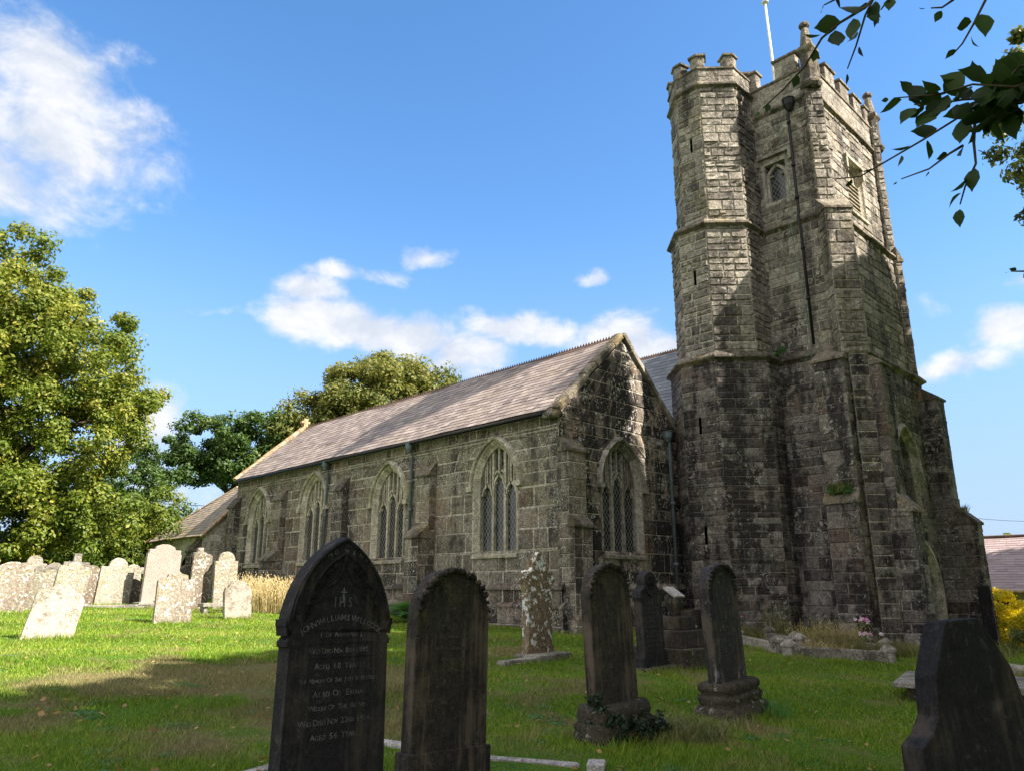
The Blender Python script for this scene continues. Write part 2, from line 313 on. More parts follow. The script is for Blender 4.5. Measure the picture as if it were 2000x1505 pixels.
def lawncol(T, pos):
    # dry, clipped patches of turf among green
    a = T.noise(pos, .33, 5, .6, .6); b = T.noise(pos, 1.5, 4, .6)
    s3 = T.n('ShaderNodeSeparateXYZ', None, Vector=pos)
    left = T.step(T.m('SUBTRACT', s3.outputs[1], T.m('MULTIPLY', s3.outputs[0], .55)), 1.0, 4.5)   # worn strip on the north walk
    near = T.step(s3.outputs[1], 9.5, 14.0, 1.0, -.3)
    dry = T.step(T.m('ADD', T.m('ADD', a, T.m('MULTIPLY', T.m('MULTIPLY', left, near), .11)), T.m('MULTIPLY', T.m('SUBTRACT', b, .5), .45)), .53, .68)
    return dry, b
def grassmats():
    m, T = mat('grass_blades'); pos = T.n('ShaderNodeTexCoord').outputs['Object']; dry, b = lawncol(T, pos)
    tone = T.n('ShaderNodeAttribute', {'attribute_name': 'tone'}).outputs['Fac']
    g = T.ramp(tone, [(0, (.07, .13, .01)), (.5, (.18, .3, .02)), (1, (.4, .43, .07))])
    g = T.mix(T.m('MULTIPLY', T.step(b, .46, .66), .55), g, T.ramp(tone, [(0, (.12, .13, .03)), (1, (.5, .45, .16))]))
    d = T.ramp(tone, [(0, (.14, .12, .05)), (1, (.4, .33, .17))])
    c = T.mix(T.m('MULTIPLY', dry, .8), g, d)
    p = T.n('ShaderNodeBsdfPrincipled', None, Base_Color=c, Roughness=.5); p.inputs['Specular IOR Level'].default_value = .25
    t = T.n('ShaderNodeBsdfTranslucent', None, Color=c)
    mx = T.n('ShaderNodeMixShader', None, i0=.35, i1=p.outputs[0], i2=t.outputs[0])
    T.nt.links.new(mx.outputs[0], T.n('ShaderNodeOutputMaterial').inputs[0])
    m2, T = mat('turf'); pos = T.n('ShaderNodeTexCoord').outputs['Object']; dry, b = lawncol(T, pos)
    c = T.mix(T.m('MULTIPLY', dry, .85), T.mix(b, (.05, .11, .01), (.1, .18, .02)), (.17, .135, .07))
    f = T.noise(pos, 45, 4, .7); c = T.mix(1.0, c, T.ramp(f, [(.25, (.5, .5, .5)), (.75, (1.5, 1.5, 1.4))]), 'MULTIPLY')
    finish(T, c, .95, f, .03, 1.0, .1); return m, m2
M['blades'], M['turf'] = grassmats()

# ------------------------------------------------------------------ ground
def sm(a, b, x):
    t = np.clip((x - a) / (b - a), 0, 1); return t * t * (3 - 2 * t)
def G(x, y):
    x = np.asarray(x, float); y = np.asarray(y, float)
    z = -.13 - .01 * np.clip(x, -40, 40) + np.tanh(.075 * y) + .025 * np.clip(y - 17, 0, 23)
    z = z - 1.25 * sm(23, 33, x) * sm(30, 12, y)
    return z
gz = lambda x, y: float(G(x, y))
def axis(): 
    t = np.linspace(-1, 1, 181); return 12 + 900 * np.sign(t) * np.abs(t) ** 3.2
gx, gy = np.meshgrid(axis(), axis()); n_ = gx.shape[0]
jit = .012 * np.sin(gx * 5.1 + gy * 3.3) + .012 * np.cos(gy * 4.7 - gx * 2.1)
V = np.stack([gx.ravel(), gy.ravel(), (G(gx, gy) + jit).ravel()], 1)
ii = np.arange(n_ * n_).reshape(n_, n_)
F = np.stack([ii[:-1, :-1], ii[:-1, 1:], ii[1:, 1:], ii[1:, :-1]], -1).reshape(-1, 4)
o = np_mesh('ground', V, F, M['turf']); o.data.polygons.foreach_set('use_smooth', [True] * len(F)); tag(o, kind='structure')

# ------------------------------------------------------------------ masonry
def arch_hw(op, z):
    w_, zs, Rr = op['w'], op['zs'], op.get('R')
    if z < op['z0'] - 1e-6 or z > op['z1'] + 1e-6: return None
    if Rr is None or z <= zs: return w_
    q = Rr * Rr - (z - zs) ** 2
    return max(0, math.sqrt(max(0, q)) - (Rr - w_))
def opening(u, w_, z0, zs, Rr=None, z1=None):
    return dict(u=u, w=w_, z0=z0, zs=zs, R=Rr, z1=z1 if Rr is None else zs + math.sqrt(Rr * Rr - (Rr - w_) ** 2))
def masonry(mb, org, t, L, z0, z1, ops=(), course=.3, bw=.55, relief=.02, gap=.012, bounds=None, tone=(.15, .85), back=1, ext=0.0, jit=1.0, rough=.35):
    t = Vector((*t, 0)).normalized(); n = Vector((t.y, -t.x, 0)); org = Vector((org[0], org[1], 0))
    P = lambda u, z, d: org + t * u + n * d + Vector((0, 0, z))
    bd = bounds or (lambda z: (-ext, L + ext))
    brk = sorted({z0, z1} | {round(o[k], 4) for o in ops for k in ('z0', 'z1') if z0 < o[k] < z1})
    def rows(h, jv):
        out = []
        for a, b in zip(brk[:-1], brk[1:]):
            k = max(1, round((b - a) / h)); ws = [1 + jv * random.uniform(-.36, .36) for _ in range(k)]; s_ = sum(ws); z = a
            for q in ws: out.append((z, z + (b - a) * q / s_)); z += (b - a) * q / s_
        return out
    def spans(za, zb):
        la, ra = bd(za); lb, rb = bd(zb); act = []
        for o in ops:
            zm = (za + zb) / 2
            if o['z0'] < zm < o['z1']:
                act.append((o['u'], arch_hw(o, max(za, o['z0'])), arch_hw(o, min(zb, o['z1']))))
        act.sort(); res = []; pl, pl2 = la, lb
        for u, wa, wb in act: res.append((pl, u - wa, pl2, u - wb)); pl, pl2 = u + wa, u + wb
        res.append((pl, ra, pl2, rb)); return res
    for za, zb in rows(.12, 0):                                  # mortar bed
        for a0, a1, b0, b1 in spans(za, zb):
            if max(a1 - a0, b1 - b0) > .005: mb.face([P(a0, za, 0), P(a1, za, 0), P(max(b1, b0), zb, 0), P(b0, zb, 0)], random.random(), back)
    for za, zb in rows(course, jit):
        for a0, a1, b0, b1 in spans(za, zb):
            Lm = max(a1 - a0, b1 - b0)
            if Lm < .06: continue
            k = max(1, round(Lm / bw * random.uniform(.8, 1.2))); ws = [1 + jit * random.uniform(-.5, .6) + (.7 if jit and random.random() < .12 else 0) for _ in range(k)]; s_ = sum(ws); c = 0; cuts = [0]
            for q in ws: c += q / s_; cuts.append(c)
            for i in range(k):
                f0, f1 = cuts[i], cuts[i + 1]
                p00 = a0 + (a1 - a0) * f0; p10 = a0 + (a1 - a0) * f1; p01 = b0 + (b1 - b0) * f0; p11 = b0 + (b1 - b0) * f1
                g = gap * random.uniform(.6, 1.6)
                q = [(p00 + g, za + g), (p10 - g, za + g), (p11 - g, zb - g), (p01 + g, zb - g)]
                if q[1][0] - q[0][0] < .02 and q[2][0] - q[3][0] < .02: continue
                if q[2][0] < q[3][0]: mm = (q[2][0] + q[3][0]) / 2; q[2] = (mm, q[2][1]); q[3] = (mm, q[3][1])
                if q[1][0] < q[0][0]: mm = (q[1][0] + q[0][0]) / 2; q[0] = (mm, q[0][1]); q[1] = (mm, q[1][1])
                dd = relief * random.uniform(.5, 1.3); tn = random.uniform(*tone); e = min(.022, (zb - za) * .18)
                bil = lambda s, r: tuple((q[0][m_] * (1 - s) + q[1][m_] * s) * (1 - r) + (q[3][m_] * (1 - s) + q[2][m_] * s) * r for m_ in (0, 1))
                wq = max(.05, (q[1][0] - q[0][0] + q[2][0] - q[3][0]) / 2); hq = zb - za; es, er = min(.3, e / wq), min(.3, e / hq)
                S = [0, es, .5, 1 - es, 1] if wq < .5 else [0, es, .35, .68, 1 - es, 1]; Rw = [0, er, .5, 1 - er, 1]
                vs = []
                for ri, r_ in enumerate(Rw):
                    for si, s__ in enumerate(S):
                        edge = ri in (0, 4) or si in (0, len(S) - 1)
                        u_, z_ = bil(s__, r_)
                        if edge: d_ = dd * .15; u_ += random.uniform(-1, 1) * g * .3; z_ += random.uniform(-1, 1) * g * .3
                        else: d_ = dd * (1 + rough * random.uniform(-1, 1))
                        vs.append(P(u_, z_, d_))
                ns = len(S)
                mb.idx(vs, [(r * ns + c_, r * ns + c_ + 1, (r + 1) * ns + c_ + 1, (r + 1) * ns + c_) for r in range(4) for c_ in range(ns - 1)], tn, 0)
def prism(mb, plan, z0, z1, detail=None, ops={}, top=True, **kw):
    n = len(plan)
    for i in range(n):
        a = Vector(plan[i]); b = Vector(plan[(i + 1) % n]); t = b - a
        if detail is None or i in detail: masonry(mb, a, t, t.length, z0, z1, ops.get(i, ()), ext=.004, **kw)
        else: mb.face([(*a, z0), (*b, z0), (*b, z1), (*a, z1)], .5, 1)
    if top: mb.face([(*p, z1) for p in plan], .5, 1)
def offset(plan, d):
    n = len(plan); out = []
    for i in range(n):
        p0, p1, p2 = Vector(plan[i - 1]), Vector(plan[i]), Vector(plan[(i + 1) % n])
        a = (p1 - p0).normalized(); b = (p2 - p1).normalized(); na = Vector((a.y, -a.x)); nb = Vector((b.y, -b.x))
        k = 1 + na.dot(nb); out.append(p1 + (na + nb) * (d / max(.3, k)))
    return out
def loft(mb, plan, prof, tone=.5, mi=0, seg=.0):
    rings = [[(*p, z) for p in offset(plan, d)] for d, z in prof]; n = len(plan)
    for i in range(n):
        j = (i + 1) % n; Lx = (Vector(plan[j]) - Vector(plan[i])).length; k = max(1, round(Lx / seg)) if seg else 1
        for q in range(k):
            tn = random.uniform(.2, .8); jz = random.uniform(-.008, .008) if seg else 0
            for a, b in zip(rings[:-1], rings[1:]):
                L_ = lambda r, f: Vector(r[i]).lerp(Vector(r[j]), f) + Vector((0, 0, jz))
                mb.face([L_(a, q / k), L_(a, (q + 1) / k), L_(b, (q + 1) / k), L_(b, q / k)], tn, mi)
    mb.face(list(rings[-1]), tone, mi); mb.face(list(rings[0])[::-1], tone, mi)
STR = lambda z, d=.13: [(.0, z - .17), (d * .35, z - .13), (d, z - .07), (d, z - .01), (.01, z + .13)]

def rect(o, t, n, w_, d0, d1):
    """plan rectangle, centred on o along t, from depth d0 to d1 along n (counter-clockwise)"""
    o, t, n = Vector(o), Vector(t).normalized(), Vector(n).normalized()
    p = [o + t * (-w_ / 2) + n * d1, o + t * (w_ / 2) + n * d1, o + t * (w_ / 2) + n * d0, o + t * (-w_ / 2) + n * d0]
    ar = sum(p[i].x * p[(i + 1) % 4].y - p[(i + 1) % 4].x * p[i].y for i in range(4))
    return p if ar > 0 else p[::-1]
def buttress(mb, mc, o, n, w_, stages, **kw):
    """stages = [(z0, z1, depth, rise of the weathering)]"""
    n = Vector(n).normalized(); t = Vector((-n.y, n.x)); o = Vector(o)
    for i, (z0, z1, d, rise) in enumerate(stages):
        prism(mb, rect(o, t, n, w_, -.1, d), z0, z1, **kw)
        if rise:
            d2 = stages[i + 1][2] if i + 1 < len(stages) else -.02; e = .05
            C = lambda u, dd, z: (*(o + t * u + n * dd), z)
            hw = w_ / 2
            for s0, s1, dA, dB, zA, zB, hh in ((-hw - e, hw + e, d + .07, d2 - .01, z1 - .03, z1 + rise, .07),):
                vs = [C(s0, dA, zA), C(s1, dA, zA), C(s1, dB, zB), C(s0, dB, zB), C(s0, dA, zA - hh), C(s1, dA, zA - hh), C(s1, dB, zA - hh), C(s0, dB, zA - hh)]
                fs = [(0, 1, 2, 3), (4, 7, 6, 5), (0, 4, 5, 1), (1, 5, 6, 2), (2, 6, 7, 3), (3, 7, 4, 0)]
                cm_ = MB(); cm_.idx(vs, fs, random.uniform(.3, .7)); mc.append(cm_)

# window built on a wall frame
class Frame:
    def __init__(s, org, t): s.t = Vector((*t, 0)).normalized(); s.n = Vector((s.t.y, -s.t.x, 0)); s.o = Vector((org[0], org[1], 0))
    def __call__(s, u, z, d): return s.o + s.t * u + s.n * d + Vector((0, 0, z))
def arcpath(w_, z0, zs, Rr, off=0.0, n=9, jamb=True):
    w2, R2 = w_ + off, Rr + off; top = math.acos(max(-1, (Rr - w_) / R2)); right = [(R2 * math.cos(a) - (Rr - w_), zs + R2 * math.sin(a)) for a in [top * i / n for i in range(n + 1)]]
    left = [(-u, z) for u, z in right][::-1]
    mid = left[:-1][::-1] if False else None
    pts = [(u, z) for u, z in [(-a, b) for a, b in right]] + right[::-1][1:]
    if jamb: pts = [(-w2, z0)] + pts + [(w2, z0)]
    return pts
def sweep(mb, fr, uc, paths, depths, tone=None, mi=0, seg=1):
    n = len(paths[0])
    for i in range(n - 1):
        tn = tone if tone is not None else random.uniform(.2, .8)
        for k in range(len(paths) - 1):
            a, b = paths[k], paths[k + 1]
            mb.face([fr(uc + a[i][0], a[i][1], depths[k]), fr(uc + b[i][0], b[i][1], depths[k + 1]), fr(uc + b[i + 1][0], b[i + 1][1], depths[k + 1]), fr(uc + a[i + 1][0], a[i + 1][1], depths[k])], tn, mi)
def bar(mb, fr, uc, pts, b, d0, d1, tone=.5):
    """rectangular-section bar along a path in the wall plane"""
    n = len(pts); L_, R_ = [], []
    for i in range(n):
        p, q = Vector(pts[max(0, i - 1)]), Vector(pts[min(n - 1, i + 1)]); d = (q - p).normalized(); nn = Vector((-d.y, d.x)) * b / 2; c = Vector(pts[i])
        L_.append(c + nn); R_.append(c - nn)
    for i in range(n - 1):
        q = [(L_[i], d0), (L_[i + 1], d0), (R_[i + 1], d0), (R_[i], d0)]
        A = [fr(uc + v.x, v.y, d1) for v in (L_[i], L_[i + 1], R_[i + 1], R_[i])]; B = [fr(uc + v.x, v.y, d0) for v in (L_[i], L_[i + 1], R_[i + 1], R_[i])]
        mb.idx(A + B, [(0, 1, 2, 3), (7, 6, 5, 4), (0, 4, 5, 1), (1, 5, 6, 2), (2, 6, 7, 3), (3, 7, 4, 0)], tone)
def gothic_window(parent, fr, uc, w_, z0, zs, Rr, mt, lights=3, hood=True, sur=.2, dressed=True, louvre=False, heads=None, deep=.26, label=None):
    mb = MB(); A = lambda off: arcpath(w_, z0, zs, Rr, off)
    sweep(mb, fr, uc, [A(sur), A(sur), A(.13), A(.06), A(.0), A(0)], [-.03, .022, .022, -.06, -.1, -deep - .1])
    win = mb.build('window', mt, parent)
    if label: win['label'] = label
    ap = zs + math.sqrt(Rr * Rr - (Rr - w_) ** 2)
    mb = MB()
    # lights and tracery
    lw = 2 * w_ / lights
    lim = lambda u: zs + math.sqrt(max(0, Rr * Rr - (abs(u) + Rr - w_) ** 2))
    d0, d1 = -deep, -deep + .12
    for k in range(1, lights):
        u = -w_ + k * lw; bar(mb, fr, uc, [(u, z0), (u, lim(u) + .02)], .085, d0, d1, .6)
    for k in range(lights):
        u = -w_ + (k + .5) * lw; mid = (lights == 3 and k == 1); hz = (zs - .02 if mid else zs - .27) if heads is None else heads
        hw = lw / 2 - .04; hh = .26
        pts = [(u - hw, hz)] + [(u - hw * math.cos(math.pi / 2 * i / 4) * 1.0, hz + hh * math.sin(math.pi / 2 * i / 4)) for i in range(1, 4)] + [(u, hz + hh + .06)]
        bar(mb, fr, uc, pts, .06, d0, d1, .65); bar(mb, fr, uc, [(2 * u - a, b) for a, b in pts], .06, d0, d1, .65)
        for sg in (-1, 1):   # cusps
            bar(mb, fr, uc, [(u + sg * (hw + .0), hz + .1), (u + sg * hw * .52, hz + .07)], .035, d0 + .03, d1 - .03, .6)
            a_ = (u + sg * hw * .5, lim(u + sg * hw * .5) + .01); bar(mb, fr, uc, [(u + sg * hw * .5, hz + hh * .98), a_], .04, d0 + .02, d1 - .02, .6) if a_[1] - hz - hh > .1 and not mid else None
        if lim(u) - hz - hh > .12: bar(mb, fr, uc, [(u, hz + hh), (u, lim(u) + .01)], .055, d0, d1, .6)
        if mid:
            for sg in (-1, 1): bar(mb, fr, uc, [(u + sg * hw, hz + .3), (u + sg * hw * .5, hz + .42), (u, hz + .32)], .035, d0 + .02, d1 - .02, .6)
    mb.build('tracery', mt, win)
    mb = MB(); pts = arcpath(w_, z0, zs, Rr, 0); mb.face([fr(uc + a, b, -deep + .03) for a, b in pts][::-1], .5); mb.uv = [(a, b) for a, b in pts][::-1]
    mb.build('glass', M['dark'] if louvre else M['glass'], win)
    if hood:
        mb = MB(); A = lambda off: arcpath(w_, z0, zs, Rr, off, jamb=False)
        sweep(mb, fr, uc, [A(sur - .015), A(sur), A(sur + .05), A(sur + .1), A(sur + .14)], [.01, .1, .13, .085, .0])
        for sg in (-1, 1):
            c = fr(uc + sg * (w_ + sur + .075), zs - .07, .06)
            mb.obox(fr(uc + sg * (w_ + sur + .07) - .1, zs - .14, .0), fr.t * .2, Vector((0, 0, .14)), fr.n * .13, .5)
        mb.build('hood_mould', mt, win)
    mb = MB(); e = sur * .9
    a = [fr(uc - w_ - e, z0 + .03, -deep), fr(uc + w_ + e, z0 + .03, -deep), fr(uc + w_ + e, z0 - .1, .09), fr(uc - w_ - e, z0 - .1, .09), fr(uc + w_ + e, z0 - .18, .08), fr(uc - w_ - e, z0 - .18, .08), fr(uc + w_ + e, z0 - .2, -.02), fr(uc - w_ - e, z0 - .2, -.02)]
    mb.idx(a, [(3, 2, 1, 0), (5, 4, 2, 3), (7, 6, 4, 5), (1, 2, 4, 6), (0, 7, 5, 3)], .5); mb.build('sill', mt, win)
    return win

def slate_plane(mb, A, along, L, up, S, sw=.28, sh=.21, clip=None, lift=.02, th=.012):
    A = Vector(A); a = Vector(along).normalized(); u = Vector(up).normalized(); n = a.cross(u)
    if n.z < 0: n = -n
    rows = max(1, round(S / sh)); sh = S / rows
    for r in range(rows):
        y0 = r * sh; x = -random.uniform(0, sw)
        lo, hi = clip(y0 + sh * .5) if clip else (0, L)
        while x < hi:
            ww = sw * random.uniform(.75, 1.3); x0, x1 = max(lo, x + .003), min(hi, x + ww - .003); x += ww
            if x1 - x0 < .03: continue
            j = random.uniform(-.006, .006); d0 = lift + .012 + th + random.uniform(0, .006); d1 = lift + .012
            sl_ = random.random() < .012; dy_ = -.05 * random.random() if sl_ else 0; l_ = .012 if sl_ else 0
            P = lambda xx, yy, dd: A + a * xx + u * (yy + dy_) + n * (dd + l_ + .014 * math.sin(xx * .7 + yy * .9) + .009 * math.sin(xx * 1.9 - yy * 1.3))
            yl = y0 + j - .01; yh = min(S, y0 + sh * 1.25)
            vs = [P(x0, yl, d0), P(x1, yl, d0), P(x1, yh, d1), P(x0, yh, d1), P(x0, yl, d0 - th), P(x1, yl, d0 - th)]
            mb.idx(vs, [(0, 1, 2, 3), (4, 5, 1, 0)], min(1, max(0, random.gauss(.5, .26))))
    return n

# ================================================================== CHURCH
church = empty('church', (18, 14, .4), 'old granite parish church with slate-roofed aisle and battlemented west tower', 'church')
XA, YG, YE = 14.1, 12.77, 31.55        # aisle wall, west gable, east end
APX, APZ, EVZ = 16.95, 8.56, 5.95
fa = Frame((XA, YE), (0, -1)); U = lambda y: YE - y
# --- aisle side wall
WY = [(15.17, 2.5, 4.32, 1.12), (20.22, 2.46, 4.22, 1.1), (24.95, 2.5, 4.4, 1.12), (29.3, 2.5, 4.2, 1.12)]
mb = MB(); ops = [opening(U(y), .72 + .2, z0, zs, Rr + .2) for y, z0, zs, Rr in WY]
kwA = dict(course=.4, bw=.68, relief=.014, gap=.017, rough=.7, tone=(.22, .8))
masonry(mb, (XA, YE), (0, -1), YE - YG, 1.56, EVZ, ops, **kwA)
masonry(mb, (XA - .07, YE), (0, -1), YE - YG + .07, 1.16, 1.52, (), course=.36, bw=.6, relief=.014, gap=.014, tone=(.0, .8))
masonry(mb, (XA - .18, YE), (0, -1), YE - YG + .18, -.6, 1.1, (), course=.5, bw=.7, relief=.018, gap=.012, tone=(.0, .8))
mb.face([(XA + .4, YG + .4, -.5), (XA + .4, YE, -.5), (XA + .4, YE, EVZ), (XA + .4, YG + .4, EVZ)], .5, 2)
masonry(mb, (19.75, YE), (-1, 0), 19.75 - XA, -.6, EVZ, (), **kwA) if False else None
mb.face([(XA, YE, -.6), (XA, YE, EVZ), (APX, YE, APZ), (19.75, YE, EVZ), (19.75, YE, -.6)], .5, 0)
mb.build('aisle_wall', [M['aisle'], M['aisle_mortar'], M['dark']], church)
# --- plinth mouldings
mb = MB()
def molding(mb, p0, p1, n, prof, seg=.9):
    p0, p1, n = Vector(p0), Vector(p1), Vector((*n, 0)); L_ = (p1 - p0).length; k = max(1, round(L_ / seg))
    for i in range(k):
        a = p0.lerp(p1, i / k); b = p0.lerp(p1, (i + 1) / k); tn = random.uniform(.15, .85); j = random.uniform(-.01, .01)
        for (d0, z0), (d1, z1) in zip(prof[:-1], prof[1:]):
            mb.face([a + n * (d0 + j) + Vector((0, 0, z0)), b + n * (d0 + j) + Vector((0, 0, z0)), b + n * (d1 + j) + Vector((0, 0, z1)), a + n * (d1 + j) + Vector((0, 0, z1))], tn)
molding(mb, (XA, YE, 0), (XA, YG - .14, 0), (-1, 0), [(.05, 1.48), (.15, 1.5), (.15, 1.56), (-.0, 1.66)])
molding(mb, (XA, YE, 0), (XA, YG - .2, 0), (-1, 0), [(.15, 1.02), (.21, 1.05), (.21, 1.1), (.06, 1.2)])
molding(mb, (XA - .14, YG, 0), (19.4, YG, 0), (0, -1), [(.05, 1.48), (.15, 1.5), (.15, 1.56), (-.0, 1.66)])
molding(mb, (XA - .2, YG, 0), (19.4, YG, 0), (0, -1), [(.15, 1.02), (.21, 1.05), (.21, 1.1), (.06, 1.2)])
mb.build('plinth_moulding', M['aisle'], church)
for y, z0, zs, Rr in WY: gothic_window(church, fa, U(y), .72, z0, zs, Rr, M['dress'])
# --- west gable of the aisle
mb = MB(); zg = lambda z: (0, 5.65) if z <= EVZ else (max(0, (z - EVZ) / (APZ - EVZ) * (APX - XA)), 5.65 - max(0, (z - EVZ) / (APZ - EVZ) * (5.65 - (APX - XA))))
gw = (16.66 - XA, 2.48, 4.28, 1.1)
kwG = dict(course=.4, bw=.62, relief=.018, gap=.009, rough=.6, tone=(.0, .9))
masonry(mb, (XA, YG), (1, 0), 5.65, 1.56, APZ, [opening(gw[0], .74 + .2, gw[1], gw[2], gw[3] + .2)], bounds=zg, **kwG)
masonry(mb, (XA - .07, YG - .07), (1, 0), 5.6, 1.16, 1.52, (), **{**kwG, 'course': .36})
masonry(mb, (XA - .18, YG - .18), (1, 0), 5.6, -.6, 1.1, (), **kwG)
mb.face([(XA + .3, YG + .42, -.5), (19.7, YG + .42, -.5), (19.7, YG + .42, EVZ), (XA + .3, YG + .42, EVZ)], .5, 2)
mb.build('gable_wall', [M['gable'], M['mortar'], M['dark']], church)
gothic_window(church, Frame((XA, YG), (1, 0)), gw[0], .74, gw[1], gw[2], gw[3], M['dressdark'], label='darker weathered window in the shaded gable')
# corner buttress in the plane of the aisle wall
mb, mc = MB(), []
buttress(mb, mc, (XA + .34, YG), (0, -1), .68, [(-.6, 3.1, .46, .22), (3.1, 5.02, .3, .34)], course=.4, bw=.4, relief=.016, gap=.01, tone=(.1, .9))
b = mb.build('buttress', [M['aisle'], M['aisle_mortar']], church); [q_.build('weathering', M['cope'], b, bevel=.012) for q_ in mc]
for y in (18.1, 22.95, 27.35, 31.4):
    mb, mc = MB(), []
    buttress(mb, mc, (XA, y), (-1, 0), .62, [(-.6, 3.05 if y < 20 else 2.6, .62, .34), (2.6, 4.9, .26, .42)], course=.4, bw=.45, relief=.016, gap=.01, tone=(.1, .9))
    b = mb.build('buttress', [M['aisle'], M['aisle_mortar']], church); [q_.build('weathering', M['cope'], b, bevel=.012) for q_ in mc]
# --- aisle roof
mb = MB(); e0 = Vector((XA - .22, YG + .2, 6.0)); rx, rz = APX, 8.68
up = Vector((rx - e0.x, 0, rz - e0.z)); slate_plane(mb, e0, (0, 1, 0), YE - YG - .45, up, up.length)
e1 = Vector((19.9, YG + .2, 6.0)); up2 = Vector((rx - e1.x, 0, rz - e1.z)); slate_plane(mb, e1, (0, 1, 0), YE - YG - .45, up2, up2.length)
for x0, z0 in ((e0.x, 6.0), (e1.x, 6.0)):
    mb.face([(x0, YG + .05, z0), (x0, YE - .1, z0), (rx, YE - .1, rz), (rx, YG + .05, rz)], .3)
roofA = mb.build('roof', M['slates'], church)
mb = MB(); y = YG + .3
while y < YE - .3:
    mb.idx([(rx - .13, y, rz - .07), (rx, y, rz + .07), (rx + .13, y, rz - .07), (rx - .13, y + .44, rz - .07), (rx, y + .44, rz + .07), (rx + .13, y + .44, rz - .07)], [(0, 1, 4, 3), (1, 2, 5, 4), (0, 2, 1), (3, 4, 5)], random.random())
    for k in range(4):
        yy = y + .02 + k * .11; mb.idx([(rx - .012, yy, rz + .06), (rx - .012, yy + .085, rz + .06), (rx, yy + .042, rz + .15), (rx + .012, yy, rz + .06), (rx + .012, yy + .085, rz + .06)], [(0, 1, 2), (4, 3, 2), (0, 2, 3), (1, 4, 2)], random.random())
    y += .45
mb.build('ridge_tiles', M['ridge'], roofA)
# gable copings: short rough stones
def coping(name, p0, p1, wd, hh, mt, parent, side, seg=.55, jj=.02):
    mb = MB(); p0, p1 = Vector(p0), Vector(p1); d = (p1 - p0); L_ = d.length; d.normalize(); sd = Vector(side).normalized(); n = sd.cross(d); n = n if n.z > 0 else -n
    k = max(1, round(L_ / seg)); pr = [(-.5, -.4), (-.5, .25), (-.28, .5), (.28, .5), (.5, .25), (.5, -.4)]
    for i in range(k):
        j = random.uniform(-jj, jj); sc = random.uniform(.92, 1.08); vs = []
        for f in ((i + .015) / k, (i + .985) / k):
            for a, b in pr: vs.append(p0 + d * (L_ * f) + sd * (a * wd * sc + j * .5) + n * (b * hh * sc + j))
        m_ = len(pr); mb.idx(vs, [(q, (q + 1) % m_, m_ + (q + 1) % m_, m_ + q) for q in range(m_)] + [tuple(range(m_))[::-1], tuple(range(m_, 2 * m_))], random.uniform(.1, .9))
    return mb.build(name, mt, parent, bevel=.015)
coping('gable_coping', (XA - .1, YG + .1, 6.02), (APX, YG + .1, APZ + .16), .34, .2, M['cope'], church, (0, 1, 0))
coping('gable_coping', (APX, YG + .1, APZ + .2), (19.75, YG + .1, 6.02), .4, .2, M['dressdark'], church, (0, 1, 0))
coping('gable_coping', (XA - .26, YE - .18, 6.02), (APX, YE - .18, APZ + .24), .34, .16, M['orange'], church, (0, 1, 0), .4, .008)['label'] = 'orange-buff tiled verge at the far end of the aisle roof'
mb = MB(); mb.tube([(XA - .16, YG - .2, 5.86), (XA - .12, YG + .1, 5.92), (XA - .16, YG + .4, 5.9)], [.1, .14, .1], 8); mb.build('kneeler', M['cope'], church, smooth=True)
mb = MB(); mb.box(rx - .1, rx + .1, YE - .32, YE - .12, rz + .1, rz + .5); mb.box(rx - .22, rx + .22, YE - .3, YE - .14, rz + .28, rz + .38); mb.build('gable_cross', M['orange'], church)
# gutter and pipes
mb = MB(); mb.tube([(XA - .26, YG + .35, 5.93), (XA - .26, YE - .2, 5.93)], .05, 10); mb.build('gutter', M['iron'], church, smooth=True)
def downpipe(pts, rad, mt, hopper=True):
    mb = MB(); mb.tube(pts, rad, 12); P = [Vector(p) for p in pts]
    z = P[-1].z + .3
    a, b = P[-2], P[-1]
    for k in range(1, 6):
        q = a.lerp(b, k / 6)
        if k % 2 == 0 or (a - b).length > 8: mb.tube([q + Vector((0, 0, .05)), q - Vector((0, 0, .05))], rad * 1.45, 12)
    pp = mb.build('downpipe', mt, church, smooth=True)
    if hopper:
        h = MB(); t_ = P[0]; h.lathe((t_.x, t_.y, t_.z - .1), [(rad * 1.2, -.12), (rad * 2.6, .02), (rad * 2.8, .16), (rad * 3.0, .2)], 4 if hopper == 'sq' else 12); h.build('hopper', mt, pp)
for y, zb in ((18.92, 3.0), (23.96, .9)): downpipe([(XA - .22, y, 5.86), (XA - .1, y, 5.6), (XA - .1, y, zb)], .045, M['pipe'])
downpipe([(18.86, YG - .12, 6.0), (18.93, YG - .12, 5.7), (18.95, YG - .12, .45)], .055, M['pipe'])

